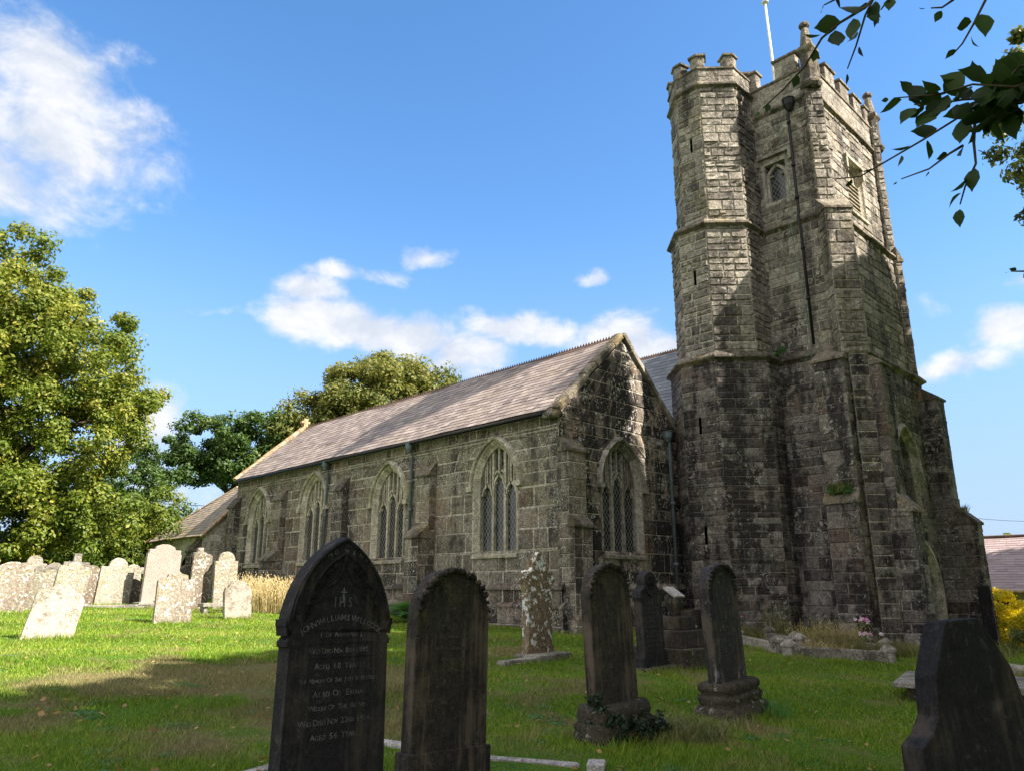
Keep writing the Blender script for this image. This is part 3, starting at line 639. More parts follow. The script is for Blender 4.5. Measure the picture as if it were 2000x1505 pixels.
# --- nave roof behind
mb = MB(); a0 = Vector((19.8, 13.2, 6.1)); a1 = Vector((24.1, 13.2, 10.45)); u_ = a1 - a0
slate_plane(mb, a0, (0, 1, 0), 18.8, u_, u_.length, .3, .24)
mb.face([(19.8, 13.15, 6.1), (19.8, 32, 6.1), (24.1, 32, 10.45), (24.1, 13.15, 10.45)], .4); mb.face([(24.1, 13.15, 10.45), (24.1, 32, 10.45), (28.4, 32, 6.1), (28.4, 13.15, 6.1)], .4)
nr = mb.build('nave_roof', M['slatesgrey'], church)
mb = MB(); y = 13.2
while y < 31.8:
    mb.idx([(24.0, y, 10.42), (24.1, y, 10.55), (24.2, y, 10.42), (24.0, y + .44, 10.42), (24.1, y + .44, 10.55), (24.2, y + .44, 10.42)], [(0, 1, 4, 3), (1, 2, 5, 4)], random.random())
    for k in range(4): yy = y + k * .11; mb.idx([(24.09, yy, 10.53), (24.09, yy + .085, 10.53), (24.1, yy + .04, 10.62), (24.11, yy, 10.53), (24.11, yy + .085, 10.53)], [(0, 1, 2), (4, 3, 2)], .5)
    y += .45
mb.build('ridge_tiles', M['ridge'], nr)
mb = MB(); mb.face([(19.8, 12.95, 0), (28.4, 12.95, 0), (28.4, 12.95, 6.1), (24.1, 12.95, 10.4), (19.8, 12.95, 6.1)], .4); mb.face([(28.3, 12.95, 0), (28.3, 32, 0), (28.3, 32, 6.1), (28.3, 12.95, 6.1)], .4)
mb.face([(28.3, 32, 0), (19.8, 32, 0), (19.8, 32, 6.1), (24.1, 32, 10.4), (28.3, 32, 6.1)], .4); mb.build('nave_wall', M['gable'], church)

# --- vestry at the east end
VE = MB(); xv, xr, yv = 13.15, 15.4, 32.2; zev, zrv = 3.75, 6.15
gb = gz(14, 34)
kwV = dict(course=.32, bw=.5, relief=.014, gap=.01)
masonry(VE, (xv, 38.3), (0, -1), 6.1, gb - .4, zev, [opening(1.3, .34, 1.7, 2.5, .55), opening(4.4, .55, 1.3, 2.2, .8)], **kwV)
masonry(VE, (xv, yv), (1, 0), 1.1, gb - .4, zev, (), **kwV)
VE.face([(xv, yv, zev), (xr, yv, zev), (xr, yv, zrv - .1)], .4); VE.face([(xv + .9, yv, 0), (xr, yv, 0), (xr, yv, zev), (xv + .9, yv, zev)], .4)
VE.face([(xv + .3, 38.2, 0), (xv + .3, yv + .1, 0), (xv + .3, yv + .1, zev), (xv + .3, 38.2, zev)][::-1], .3, 2); VE.face([(xv, 38.3, 0), (xv, 38.3, zev), (xr + 3, 38.3, zev), (xr + 3, 38.3, 0)], .5)
VE.build('vestry_wall', [M['dress'], M['aisle_mortar'], M['dark']], church)
mb = MB(); ev = Vector((xv - .25, yv - .12, zev - .12)); uv_ = Vector((xr - ev.x, 0, zrv - ev.z)); S_ = uv_.length
slate_plane(mb, ev, (0, 1, 0), 6.3, uv_, S_, .26, .18, clip=lambda s: (0, 6.3 - 4.0 * s / S_))
mb.face([ev, ev + Vector((0, 6.3, 0)), ev + uv_ + Vector((0, 2.3, 0)), ev + uv_], .4); mb.face([ev + Vector((0, 6.3, 0)), ev + Vector((5, 6.3, 0)), ev + uv_ + Vector((0, 2.3, 0))], .5)
vr = mb.build('vestry_roof', M['tilesvestry'], church)
coping('verge', ev + Vector((0, .0, 0)), ev + uv_, .2, .1, M['orange'], vr, (0, 1, 0), .3, .006)
coping('verge', ev + Vector((0, 6.3, 0)), ev + uv_ + Vector((0, 2.3, 0)), .2, .1, M['orange'], vr, (1, 0, 0), .3, .006)
for sgn in (0,):
    mb, mc = MB(), []; buttress(mb, mc, (xv, yv + .5), (-1, 0), .55, [(0, 2.2, .9, .3), (2.2, 3.1, .4, .5)], course=.35, bw=.4, relief=.014, gap=.01); b = mb.build('buttress', [M['gable'], M['mortar']], church); [q_.build('weathering', M['cope'], b, bevel=.012) for q_ in mc]

# ================================================================== TOWER
ZL, ZM, ZT = 8.0, 12.25, 16.35
def tplan(x0, y0, x1, y1): return [(x0, y1), (x0, y0), (x1, y0), (x1, y1)]     # edge 0 = north face, edge 1 = west face
PL, PM, PT = tplan(20.42, 7.5, 25.75, 12.7), tplan(20.5, 7.68, 25.65, 12.65), tplan(20.6, 7.86, 25.5, 12.6)
kL = dict(course=.29, bw=.56, relief=.018, gap=.009, rough=.5, tone=(.05, .9)); kM = dict(course=.27, bw=.55, relief=.026, gap=.01, rough=.5, tone=(.1, .9)); kT = dict(course=.27, bw=.5, relief=.024, gap=.009, rough=.5, tone=(.15, .95))
mb = MB()
prism(mb, PL, -1.4, ZL, detail=(0, 1), ops={1: [opening(23.35 - 20.42, .85, 3.3, 5.0, 1.15), opening(23.95 - 20.42, 1.05, -1.4, 1.45, 1.5)]}, **kL)
mb.face([(20.9, 8.1, -1), (25.4, 8.1, -1), (25.4, 8.1, 7.5), (20.9, 8.1, 7.5)], .4, 2)
mb.build('tower_wall', [M['tower'], M['darkmortar'], M['dark']], church)
mb = MB(); prism(mb, PM, ZL, ZM, detail=(0, 1), **kM)
mb.build('tower_wall', [M['upper'], M['mortar']], church)
mb = MB(); prism(mb, PT, ZM, ZT, detail=(0, 1), ops={0: [opening(12.6 - 9.27, .36, 13.15, 14.5, None, 14.55)], 1: [opening(23.2 - 20.6, .66, 13.15, 14.35, 1.0)]}, **kT)
mb.face([(21.0, 8.3, ZM), (25.2, 8.3, ZM), (25.2, 8.3, ZT - .2), (21.0, 8.3, ZT - .2)], .4, 2)
mb.build('tower_wall', [M['upper'], M['mortar'], M['dark']], church)
mb = MB(); prism(mb, offset(PT, .03), ZT, 17.3, detail=(0, 1), course=.32, bw=.7, relief=.012, gap=.006, tone=(.3, .9)); mb.build('parapet', [M['upper'], M['mortar']], church)
for z, p, s in ((ZL, PL, .13), (ZM, PM, .13), (ZT, PT, .12)):
    mb = MB(); loft(mb, p, STR(z, s), seg=.8); mb.build('string_course', M['cope'], church)
def merlon(plan, z0, z1, mt=None):
    mb = MB(); prism(mb, plan, z0 + .08, z1, course=.3, bw=.5, relief=.012, gap=.006, tone=(.3, .9))
    o = mb.build('merlon', [M['upper'], M['mortar']], church)
    mc = MB(); loft(mc, plan, [(.0, z1 - .02), (.06, z1), (.06, z1 + .07), (-.06, z1 + .15)], random.uniform(.3, .7)); mc.build('coping', M['cope'], o)
mc = MB(); loft(mc, offset(PT, .03), [(.0, 17.24), (.05, 17.28), (.05, 17.34), (-.05, 17.4)], seg=.7); mc.build('parapet_coping', M['cope'], church)
x0, y0 = 20.57, 7.83; th = .32
for a, b in ((8.25, 8.95), (9.6, 10.3), (10.9, 11.6)): merlon([(x0, b), (x0, a), (x0 + th, a), (x0 + th, b)], 17.3, 17.98); merlon([(25.53 - th, b), (25.53 - th, a), (25.53, a), (25.53, b)], 17.3, 17.98)
for a, b in ((20.95, 21.35), (21.8, 22.5), (22.95, 23.65), (24.05, 24.7), (25.0, 25.35)): merlon([(a, y0 + th), (a, y0), (b, y0), (b, y0 + th)], 17.3, 17.98); merlon([(a, 12.6), (a, 12.3), (b, 12.3), (b, 12.6)], 17.3, 17.98)

# --- diagonal corner shafts, pinnacles
def diag(cx, cy, nx, ny, w_, p, z0, z1, kw, mt='upper', cap=None):
    mb, mc = MB(), []; buttress(mb, mc, (cx, cy), (nx, ny), w_, [(z0, z1, p, cap or 0)], **kw)
    o = mb.build('corner_buttress', [M[mt], M['mortar']], church)
    if cap: [q_.build('weathering', M['cope'], o, bevel=.012) for q_ in mc]
for cx, cy, nx, ny in ((20.6, 7.86, -1, -1), (25.5, 7.86, 1, -1)):
    diag(cx, cy, nx, ny, .5, .12, ZM - .2, 17.25, dict(course=.24, bw=.3, relief=.03, gap=.012, rough=.6))
for cx, cy, nx, ny, pp in ((20.5, 7.68, -1, -1, .42), (25.5, 7.72, 1, -1, .12)):
    diag(cx, cy, nx, ny, .74 if pp > .3 else .5, pp, ZL - .3, ZM - .12, dict(course=.3, bw=.5, relief=.03, gap=.012, rough=.6), cap=.45)
diag(20.42, 7.5, -1, -1, .5, .22, -.8, ZL - .02, kL, 'tower', cap=.3)
for cx, cy in ((20.53, 7.83), (25.57, 7.83), (25.57, 12.6)):
    mb = MB(); c = (cx, cy, 0); q = math.sqrt(2)
    mb.lathe(c, [(.27, 16.4), (.33, 16.5), (.33, 16.58), (.24, 16.68), (.24, 17.55), (.25, 17.6)], 8, .4)
    mb.lathe(c, [(.22, 17.6), (.37, 17.75), (.37, 17.84), (.28, 17.9), (.24, 17.94)], 4, .7)
    mb.lathe(c, [(.2, 17.94), (.13, 18.45), (.105, 18.6)], 8, .8); mb.lathe(c, [(.1, 18.6), (.165, 18.68), (.165, 18.76), (.09, 18.85)], 8, .3)
    mb.build('pinnacle', M['cope'], church, bevel=.012)

# --- angle buttresses
def abut(o, n, w_, st, lab=None):
    mb, mc = MB(), []; buttress(mb, mc, o, n, w_, st, course=.32, bw=.42, relief=.022, gap=.011, rough=.5, tone=(.05, .95))
    b = mb.build('buttress', [M['tower'], M['darkmortar']], church); [q_.build('weathering', M['cope'], b, bevel=.012) for q_ in mc]; return b
abut((20.42, 8.02), (-1, 0), .82, [(-1, 3.75, .72, .3), (3.75, 7.62, .58, .42)])
abut((20.8, 7.5), (0, -1), .66, [(-1, 3.5, .9, .42), (3.5, 7.45, .6, .45)])
abut((25.48, 7.5), (0, -1), .62, [(-1.6, 3.45, 1.05, .52), (3.45, 7.3, .55, .45)])
abut((25.75, 8.0), (1, 0), .8, [(-1.6, 3.45, .9, .4), (3.45, 7.3, .5, .4)])

# --- stair turret
tl = [(18.62, 10.72), (19.7, 9.7), (21, 9.7), (21, 12.9), (19.6, 12.9), (18.62, 11.9)]
tm = [(18.66, 10.75), (19.5, 9.88), (21, 9.88), (21, 12.5), (19.47, 12.5), (18.66, 11.7)]
tt = [(18.73, 10.66), (19.5, 9.85), (21, 9.85), (21, 12.2), (19.45, 12.2), (18.73, 11.47)]
ZTU = 17.15
det = (0, 1, 3, 4, 5)
slit = lambda L_, y, z, h=.5: [opening(y, .045, z - h / 2, z + h / 2, None, z + h / 2)]
mb = MB(); prism(mb, tl, -.8, ZL, detail=det, ops={5: slit(0, .55, 6.05) + slit(0, .5, 2.95)}, **{**kL, 'course': .2, 'bw': .46}); mb.build('turret_wall', [M['tower'], M['darkmortar']], church)
mb = MB(); prism(mb, tm, ZL, ZM, detail=det, ops={5: slit(0, .48, 10.6)}, course=.24, bw=.42, relief=.035, gap=.016, rough=.45, tone=(.1, .9)); mb.build('turret_wall', [M['upper'], M['mortar']], church)
mb = MB(); prism(mb, tt, ZM, ZTU, detail=det, ops={5: slit(0, .4, 15.1)}, course=.25, bw=.45, relief=.035, gap=.01, rough=.6, tone=(.1, .9)); mb.build('turret_wall', [M['upper'], M['mortar']], church)
mb = MB(); prism(mb, offset(tt, .03), ZTU, 17.72, course=.28, bw=.6, relief=.014, gap=.006, tone=(.2, .8)); mb.build('turret_parapet', [M['upper'], M['mortar']], church)
for z, p, s in ((ZL + .02, tl, .14), (ZM + .02, tm, .15), (ZTU, tt, .13)):
    mb = MB(); loft(mb, p, STR(z, s), seg=.6); mb.build('string_course', M['cope'], church)
mc = MB(); loft(mc, offset(tt, .03), [(.0, 17.68), (.05, 17.7), (.05, 17.76), (-.04, 17.8)], seg=.5); mc.build('parapet_coping', M['cope'], church)
to = offset(tt, .03); ti = offset(tt, -.25)
for i in range(6):
    a, b, c = to[i - 1], to[i], to[(i + 1) % 6]; r1 = (a - b).normalized(); r2 = (c - b).normalized(); e = .24
    bi = ti[i]; merlon([tuple(b + r1 * e), tuple(b), tuple(b + r2 * e), tuple(bi + r2 * (e * .8)), tuple(bi), tuple(bi + r1 * (e * .8))], 17.72, 18.18)

# --- tower openings
fN = Frame((20.6, 12.6), (0, -1)); fW = Frame((20.6, 7.86), (1, 0)); uN = 12.6 - 9.27
mb = MB()   # north belfry light: square head, cusped arch
for u0, u1, z0_, z1_ in ((-.44, -.34, 13.05, 14.62), (.34, .44, 13.05, 14.62), (-.34, .34, 14.5, 14.62), (-.34, .34, 13.05, 13.17)): mb.obox(fN(uN + u0, z0_, -.2), fN.t * (u1 - u0), Vector((0, 0, z1_ - z0_)), fN.n * .225, .7)
win = mb.build('window', M['dressdark'], church); mb = MB()
pts = [(-.3, 13.95), (-.27, 14.2), (-.15, 14.35), (0, 14.46)]
bar(mb, fN, uN, [(-.3, 13.1)] + pts, .09, -.2, -.06, .7); bar(mb, fN, uN, [(.3, 13.1)] + [(-a, b) for a, b in pts], .09, -.2, -.06, .7)
for sg in (-1, 1): bar(mb, fN, uN, [(sg * .28, 14.1), (sg * .12, 14.12)], .05, -.18, -.08, .7)
mb.build('tracery', M['dressdark'], win)
mb = MB(); q = [(-.36, 13.1), (.36, 13.1), (.36, 14.55), (-.36, 14.55)]; mb.face([fN(uN + a, b, -.17) for a, b in q], .5); mb.uv = q; mb.build('glass', M['glass'], win)
mb = MB(); mb.obox(fN(uN - .62, 14.72, -.02), fN.t * 1.24, Vector((0, 0, .1)), fN.n * .15); mb.obox(fN(uN - .62, 14.5, -.02), fN.t * .12, Vector((0, 0, .22)), fN.n * .15); mb.obox(fN(uN + .5, 14.4, -.02), fN.t * .12, Vector((0, 0, .32)), fN.n * .15); mb.build('label_mould', M['dressdark'], win)
bw_ = gothic_window(church, fW, 2.6, .56, 13.15, 14.3, .85, M['dress'], lights=2, hood=False, sur=.12, louvre=True, heads=14.15)
mb = MB()
for k in range(8): z = 13.2 + k * .15; mb.idx([fW(2.05, z + .12, -.24), fW(3.15, z + .12, -.24), fW(3.15, z, -.08), fW(2.05, z, -.08), fW(3.15, z + .03, -.08), fW(2.05, z + .03, -.08), fW(3.15, z + .15, -.24), fW(2.05, z + .15, -.24)], [(0, 1, 2, 3), (3, 2, 4, 5), (5, 4, 6, 7)], .4)
mb.build('louvres', M['dress'], bw_)
mb = MB(); mb.obox(fW(1.9, 14.92, -.02), fW.t * 1.4, Vector((0, 0, .1)), fW.n * .14); mb.obox(fW(1.9, 14.55, -.02), fW.t * .12, Vector((0, 0, .37)), fW.n * .13); mb.obox(fW(3.18, 14.55, -.02), fW.t * .12, Vector((0, 0, .37)), fW.n * .13); mb.build('label_mould', M['dress'], bw_)
fWL = Frame((20.42, 7.5), (1, 0))
gothic_window(church, fWL, 23.35 - 20.42, .7, 3.3, 5.0, 1.0, M['dressdark'], lights=2, sur=.15, heads=4.7, deep=.35)
mb = MB(); A = lambda off: arcpath(.85, -1.4, 1.45, 1.3, off); sweep(mb, fWL, 3.53, [A(.2), A(.2), A(.1), A(0), A(0)], [-.03, .03, .03, -.15, -.5])
dr = mb.build('door', M['dress'], church); mb = MB()
for k in range(6): mb.obox(fWL(3.53 - .84 + k * .28, -1.4, -.42), fWL.t * .272, Vector((0, 0, 3.75)), fWL.n * .05, random.random())
mb.build('door_leaf', M['wood'], dr)
# pipes and conductor on the tower
mb = MB(); xs = 20.35; mb.tube([(20.5, 8.55, 16.3), (20.42, 8.6, 15.9), (20.42, 8.6, ZM + .2), (20.28, 8.58, ZM), (20.34, 8.56, ZM - .4), (20.34, 8.55, ZL + .25)], .042, 10)
for z in (15.5, 14, 12.9, 11.2, 9.6): mb.tube([(20.41 if z > ZM else 20.34, 8.6 if z > ZM else 8.56, z), (20.41 if z > ZM else 20.34, 8.6 if z > ZM else 8.56, z + .1)], .06, 10)
o = mb.build('downpipe', M['iron'], church, smooth=True); o['label'] = 'black iron pipe with hopper high on the tower'
mb = MB(); mb.lathe((20.44, 8.55, 16.2), [(.08, -.25), (.17, -.05), (.19, .12), (.21, .16)], 8); mb.build('hopper', M['iron'], o)
mb = MB(); mb.tube([(20.52, 8.95, 16.2), (20.5, 8.85, 14), (20.5, 8.85, ZM + .2), (20.3, 8.84, ZM), (20.4, 8.75, 10), (20.42, 8.66, ZL + .15), (20.22, 8.62, ZL), (20.36, 8.62, 7.6), (20.37, 8.58, 4), (20.37, 8.52, .4)], .012, 6); mb.build('lightning_conductor', M['copper'], church)
# flagpole
mb = MB(); mb.tube([(23.5, 10.2, 17), (23.38, 10.25, 22.95)], [.06, .045], 10); mb.lathe((23.38, 10.25, 22.95), [(.05, 0), (.13, .02), (.13, .07), (.04, .1)], 12)
fp = mb.build('flagpole', M['white'], church, smooth=True)
mb = MB()
for dx, dy in ((-1.6, -.5), (1.3, -1.3), (.4, 1.6), (-.3, -1.6)): mb.tube([(23.44, 10.22, 19.2), (23.5 + dx, 10.2 + dy, 17.4)], .012, 5)
mb.build('stay_wire', M['iron'], fp)

# ================================================================== FOLIAGE
def leaves(centres, spread, count, size, tonec=None, flat=.75, seed=0, up=.35, tw=.5):
    r = np.random.default_rng(seed); k = len(centres); idx = r.integers(0, k, count)
    sp = spread[idx] if isinstance(spread, np.ndarray) else np.full(count, spread)
    d = r.normal(size=(count, 3)); d /= np.linalg.norm(d, axis=1)[:, None]; rad = r.random(count) ** .55
    c = centres[idx] + d * (sp * rad)[:, None] * np.array([1, 1, flat])
    nn = d + np.array([0, 0, up]) + r.normal(size=(count, 3)) * tw; nn /= np.linalg.norm(nn, axis=1)[:, None]
    a = np.cross(nn, r.normal(size=(count, 3))); a /= np.linalg.norm(a, axis=1)[:, None]; b = np.cross(nn, a)
    s = (size * (.6 + .8 * r.random(count)))[:, None]
    V = np.stack([c - a * s, c + b * s * .55, c + a * s, c - b * s * .55], 1).reshape(-1, 3)
    F = np.arange(count * 4).reshape(-1, 4)
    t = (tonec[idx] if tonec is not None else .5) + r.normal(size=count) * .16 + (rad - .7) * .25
    return V, F, np.clip(t, 0, 1)
def crown_centres(lobes, n, seed, fill=.3):
    r = np.random.default_rng(seed); w_ = np.array([l[3] * l[4] + l[5] * l[4] for l in lobes]); w_ = w_ / w_.sum(); out = []
    for i in r.choice(len(lobes), n, p=w_):
        cx, cy, cz, ra, rb, rc = lobes[i]; d = r.normal(size=3); d /= np.linalg.norm(d)
        k = 1 - fill * r.random() ** 1.5 if r.random() > .2 else .35 + .5 * r.random()
        k *= 1 + .09 * math.sin(d[0] * 7 + i * 2) + .08 * math.sin(d[2] * 9 + d[1] * 5 + i)
        out.append((cx + d[0] * ra * k, cy + d[1] * rb * k, cz + d[2] * rc * k))
    return np.array(out)
def tree(name, label, cat, base, lobes, trunk_r, mt, clumps, nleaf, size, spread, seed, group=None, tonebase=.45, limbs=9, trunk_top=None):
    root = empty(name, base, label, cat, group); C = crown_centres(lobes, clumps, seed); r = np.random.default_rng(seed + 1)
    zmin, zmax = C[:, 2].min(), C[:, 2].max()
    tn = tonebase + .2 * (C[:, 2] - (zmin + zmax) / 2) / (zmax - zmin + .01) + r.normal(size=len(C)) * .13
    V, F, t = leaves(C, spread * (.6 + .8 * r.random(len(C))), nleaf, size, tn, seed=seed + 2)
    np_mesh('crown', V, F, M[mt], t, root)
    mb = MB(); b = Vector(base); tp = Vector(trunk_top or (np.mean([l[0] for l in lobes]), np.mean([l[1] for l in lobes]), zmin + .55 * (zmax - zmin)))
    pts = [b - Vector((0, 0, .3))]; k = 7
    for i in range(1, k + 1): f = i / k; pts.append(b.lerp(tp, f) + Vector((r.normal() * .12, r.normal() * .12, 0)) * trunk_r * 2)
    mb.tube(pts, [trunk_r * (1.25 if i == 0 else 1 - .75 * i / k) for i in range(k + 1)], 9)
    for j in range(limbs):
        c = Vector(C[r.integers(len(C))]); c.z = max(c.z, tp.z - 1); s = pts[3 + int(r.integers(k - 3))]; m_ = s.lerp(c, .5) + Vector((0, 0, .25 * (c - s).length * .4)); rr = trunk_r * .4
        mb.tube([s, s.lerp(m_, .55), m_, m_.lerp(c, .6), c], [rr, rr * .75, rr * .5, rr * .3, rr * .12], 6)
    mb.build('trunk', M['bark'], root, smooth=True); return root
# big lime on the left
lb = (4.5, 37, gz(4.5, 37))
tree('lime_tree', 'huge lime tree turning yellow-green behind the pale headstones, filling the left edge', 'tree', lb,
     [(4.2, 36.6, 12.6, 3.9, 4.0, 4.2), (7.7, 36.4, 11.4, 3.3, 3.4, 3.1), (2.0, 38, 10, 5, 4.5, 5), (7.0, 36.4, 7.6, 4.6, 4, 3.6), (9.6, 36.4, 4.2, 3.0, 2.6, 3.0), (4.5, 35.8, 4.4, 4.6, 3.4, 3.6), (.5, 35.8, 6, 4, 4, 5), (10.5, 36.6, 9.6, 1.9, 2, 1.3), (6.6, 36.6, 13.6, 2.2, 2.2, 1.8)],
     .55, 'lime', 900, 300000, .086, .7, 21, tonebase=.58)
tree('bright_shrub', 'bright green shrub beneath the lime beside the vestry roof', 'shrub', (14, 42, gz(14, 42)), [(14.5, 42.2, 4.2, 1.9, 1.6, 2.9), (12.6, 42, 3.4, 1.9, 1.4, 2.3), (15.6, 42.5, 3.2, 1.2, 1.4, 2.2)], .12, 'lime', 200, 40000, .08, .55, 31, tonebase=.3)
tree('dark_bush', 'dark mass of bushes closing the view behind the left headstones', 'bushes', (4, 44, gz(4, 44)), [(0, 44, 3.6, 3.6, 2.2, 3.2), (4, 44, 3.8, 3.4, 2.2, 3.2), (8, 44.5, 3.8, 3.2, 2.2, 3.2), (11.5, 45, 3.9, 2.8, 2.2, 3.2), (14.5, 46, 3.6, 2.6, 2, 2.6)], .12, 'oak', 340, 70000, .12, .6, 33, tonebase=.35)
# oaks behind the vestry
tree('oak_tree', 'spreading dark green oak behind the vestry with open gaps in its crown', 'tree', (27.5, 55, 1.3),
     [(22.6, 55.5, 12.5, 3.0, 3, 1.8), (25.8, 54.5, 12.9, 2.8, 3, 1.9), (28.4, 54, 12.2, 2.4, 3, 1.9), (21.4, 56.2, 10.2, 1.8, 2, 1.2), (24.4, 55, 10.3, 2.4, 2.4, 1.6), (27, 55, 9, 3, 3, 2.2)], .5, 'oak', 260, 60000, .13, .72, 41, limbs=14)
tree('small_oak_tree', 'thin dark oak between the big lime and the spreading oak', 'tree', (17.3, 56, 1.3),
     [(17.2, 56, 10.3, 1.9, 2, 1.5), (19.0, 56, 8.8, 1.7, 2, 1.1), (16.3, 56, 8.0, 1.6, 2, 1.3), (18.3, 56, 6.6, 1.5, 1.6, 1.2), (15.5, 56, 6, 2, 2, 2)], .28, 'oak', 110, 20000, .11, .65, 43, limbs=9, tonebase=.38)
tree('round_tree', 'broad domed olive-green tree rising behind the aisle roof ridge', 'tree', (33.4, 50, 1.3),
     [(33.8, 49.5, 13.8, 5.6, 5, 6.0), (29.6, 52, 13.0, 3.0, 3, 4.2), (37.6, 47, 14.2, 4.2, 3.6, 4.4), (40.3, 45, 12.6, 3.2, 3, 3.4), (28.6, 52.5, 10.5, 2.5, 2.5, 3)], .6, 'dome', 950, 190000, .14, 1.05, 51, tonebase=.55)
# tree at the right edge
tree('tall_tree', 'tall tree cut by the right edge of the view beyond the tower', 'tree', (35, 3.4, gz(35, 3.4)),
     [(34.6, 3.4, 19.0, 2.6, 2.75, 3.2), (34.5, 3.5, 22.6, 1.9, 2.2, 1.8), (34.2, 2.8, 15.6, 2, 2.6, 1.6), (36, 1, 18, 4, 4, 6)], .4, 'dome', 150, 26000, .13, .6, 61, tonebase=.32)
tree('distant_tree', 'small distant tree top showing over the hall roof', 'tree', (59, 13, -1), [(59, 12.6, 3.4, 1.7, 1.7, 1.6), (60, 10.5, 3.6, 2, 2, 1.7)], .2, 'oak', 30, 5000, .14, .6, 63, tonebase=.9)
# churchyard trees behind the viewer: they cast the shade over the near graves and the tower foot
for i, (lab, b, lb_) in enumerate([
    ('shade tree standing nearest the viewer on the left', (1.5, -5), [(1.5, -4.6, 6.7, 3.0, 2.6, 4.4)]),
    ('shade tree second from the left behind the viewer', (6.5, -5), [(6.4, -4.4, 8.0, 3.2, 2.6, 5.7)]),
    ('shade tree in the middle of the row behind the viewer', (11.5, -5), [(11.8, -4.4, 9.3, 3.2, 2.6, 7.2)]),
    ('shade tree fourth in the row behind the viewer', (16.2, -4.6), [(16.8, -4.2, 10.4, 2.8, 2.6, 8.6)]),
    ('taller shade tree south of the tower path', (21.5, -4), [(21.8, -3.6, 13.6, 3.3, 2.8, 9.4)]),
    ('tallest shade tree at the end of the row', (28, -3.6), [(27.0, -3.6, 13.3, 3.5, 2.8, 8.7)]),
    ('shade tree at the far end of the row by the path', (37.5, -4), [(37, -4, 10.0, 3.4, 2.6, 6.6)])]):
    n = int(8200 * lb_[0][5] / 5)
    tree('shade_tree', lab, 'tree', (b[0], b[1], gz(*b)), lb_, .35, 'oak', 170 if i < 4 else 240, n if i < 4 else int(n * 1.15), .36, 1.0, 80 + i, group='trees in the row behind the viewer', limbs=5)

# beech spray hanging into the top right
def spray(root, pts, lv, seed):
    r = random.Random(seed)
    mb = MB(); n = len(pts); mb.tube(pts, [.0034 * (1 - .75 * i / (n - 1)) + .0009 for i in range(n)], 6); mb.build('twig', M['bark'], root, smooth=True)
    L = MB()
    P = [Vector(p) for p in pts]
    for (f, ang, side, sz) in lv:
        sz = sz * .62
        s = f * (n - 1); i = min(int(s), n - 2); c = P[i].lerp(P[i + 1], s - i); d = (P[i + 1] - P[i]).normalized()
        L_ = Vector((0, 0, 1)); sd = d.cross(Vector((.69, .71, .1))).normalized()
        ax = (d * math.cos(ang) + sd * side * math.sin(ang) + Vector((r.uniform(-.3, .3), r.uniform(-.3, .3), r.uniform(-.45, -.05)))).normalized()
        nn = ax.cross(Vector((r.uniform(-1, 1), r.uniform(-1, 1), .3))).normalized(); wv = ax.cross(nn).normalized()
        c = c + ax * .012; m_ = 7; up_, lo_ = [], []; bend = r.uniform(-.15, .25)
        tn = r.random()
        prof = [0, .3, .44, .48, .42, .28, .12, 0]
        for k in range(8):
            q = k / 7; wv_ = prof[k] * sz * .72 * (1 + (.05 if k % 2 else -.04)); ctr = c + ax * (q * sz) + nn * (bend * sz * (q - q * q))
            up_.append(ctr + wv * wv_ / 1.0 + nn * wv_ * .25); lo_.append(ctr - wv * wv_ + nn * wv_ * .25)
        mids = [(up_[k] + lo_[k]) / 2 - nn * prof[k] * sz * .12 for k in range(8)]
        vs = up_ + mids + lo_
        L.idx(vs, [(k, k + 1, 9 + k, 8 + k) for k in range(7)] + [(8 + k, 9 + k, 17 + k, 16 + k) for k in range(7)], tn)
    return L
bt = empty('beech_tree', (5.2, -2.2, gz(5.2, -2.2)), 'beech overhead whose dark leafy twigs hang into the upper right of the view', 'tree')
mb = MB(); mb.tube([(5.2, -2.2, -.4), (5.2, -2.1, 2), (5.0, -1.8, 4.0), (4.6, -1.2, 5.6)], [.22, .18, .14, .1], 10); mb.build('trunk', M['bark'], bt, smooth=True)
f_, th_, a_ = 1460., R(PITCH), R(YAW)
CF = np.array([math.sin(a_) * math.cos(th_), math.cos(a_) * math.cos(th_), math.sin(th_)]); CR = np.array([math.cos(a_), -math.sin(a_), 0]); CU = np.cross(CR, CF)
def at(px, py, d):   # surveyed point of a twig: bearing and distance from the viewer
    v = CF * f_ + CR * (px - 1000) - CU * (py - 752.5); v = v / np.linalg.norm(v); return tuple(v * d + [0, 0, EZ])
rr = random.Random(5)
def autolv(n, a=.05, b=1.0, s0=.05, s1=.085): return [(a + (b - a) * (i + rr.random() * .6) / n, rr.uniform(.35, 1.1), 1 if i % 2 else -1, rr.uniform(s0, s1)) for i in range(n)]
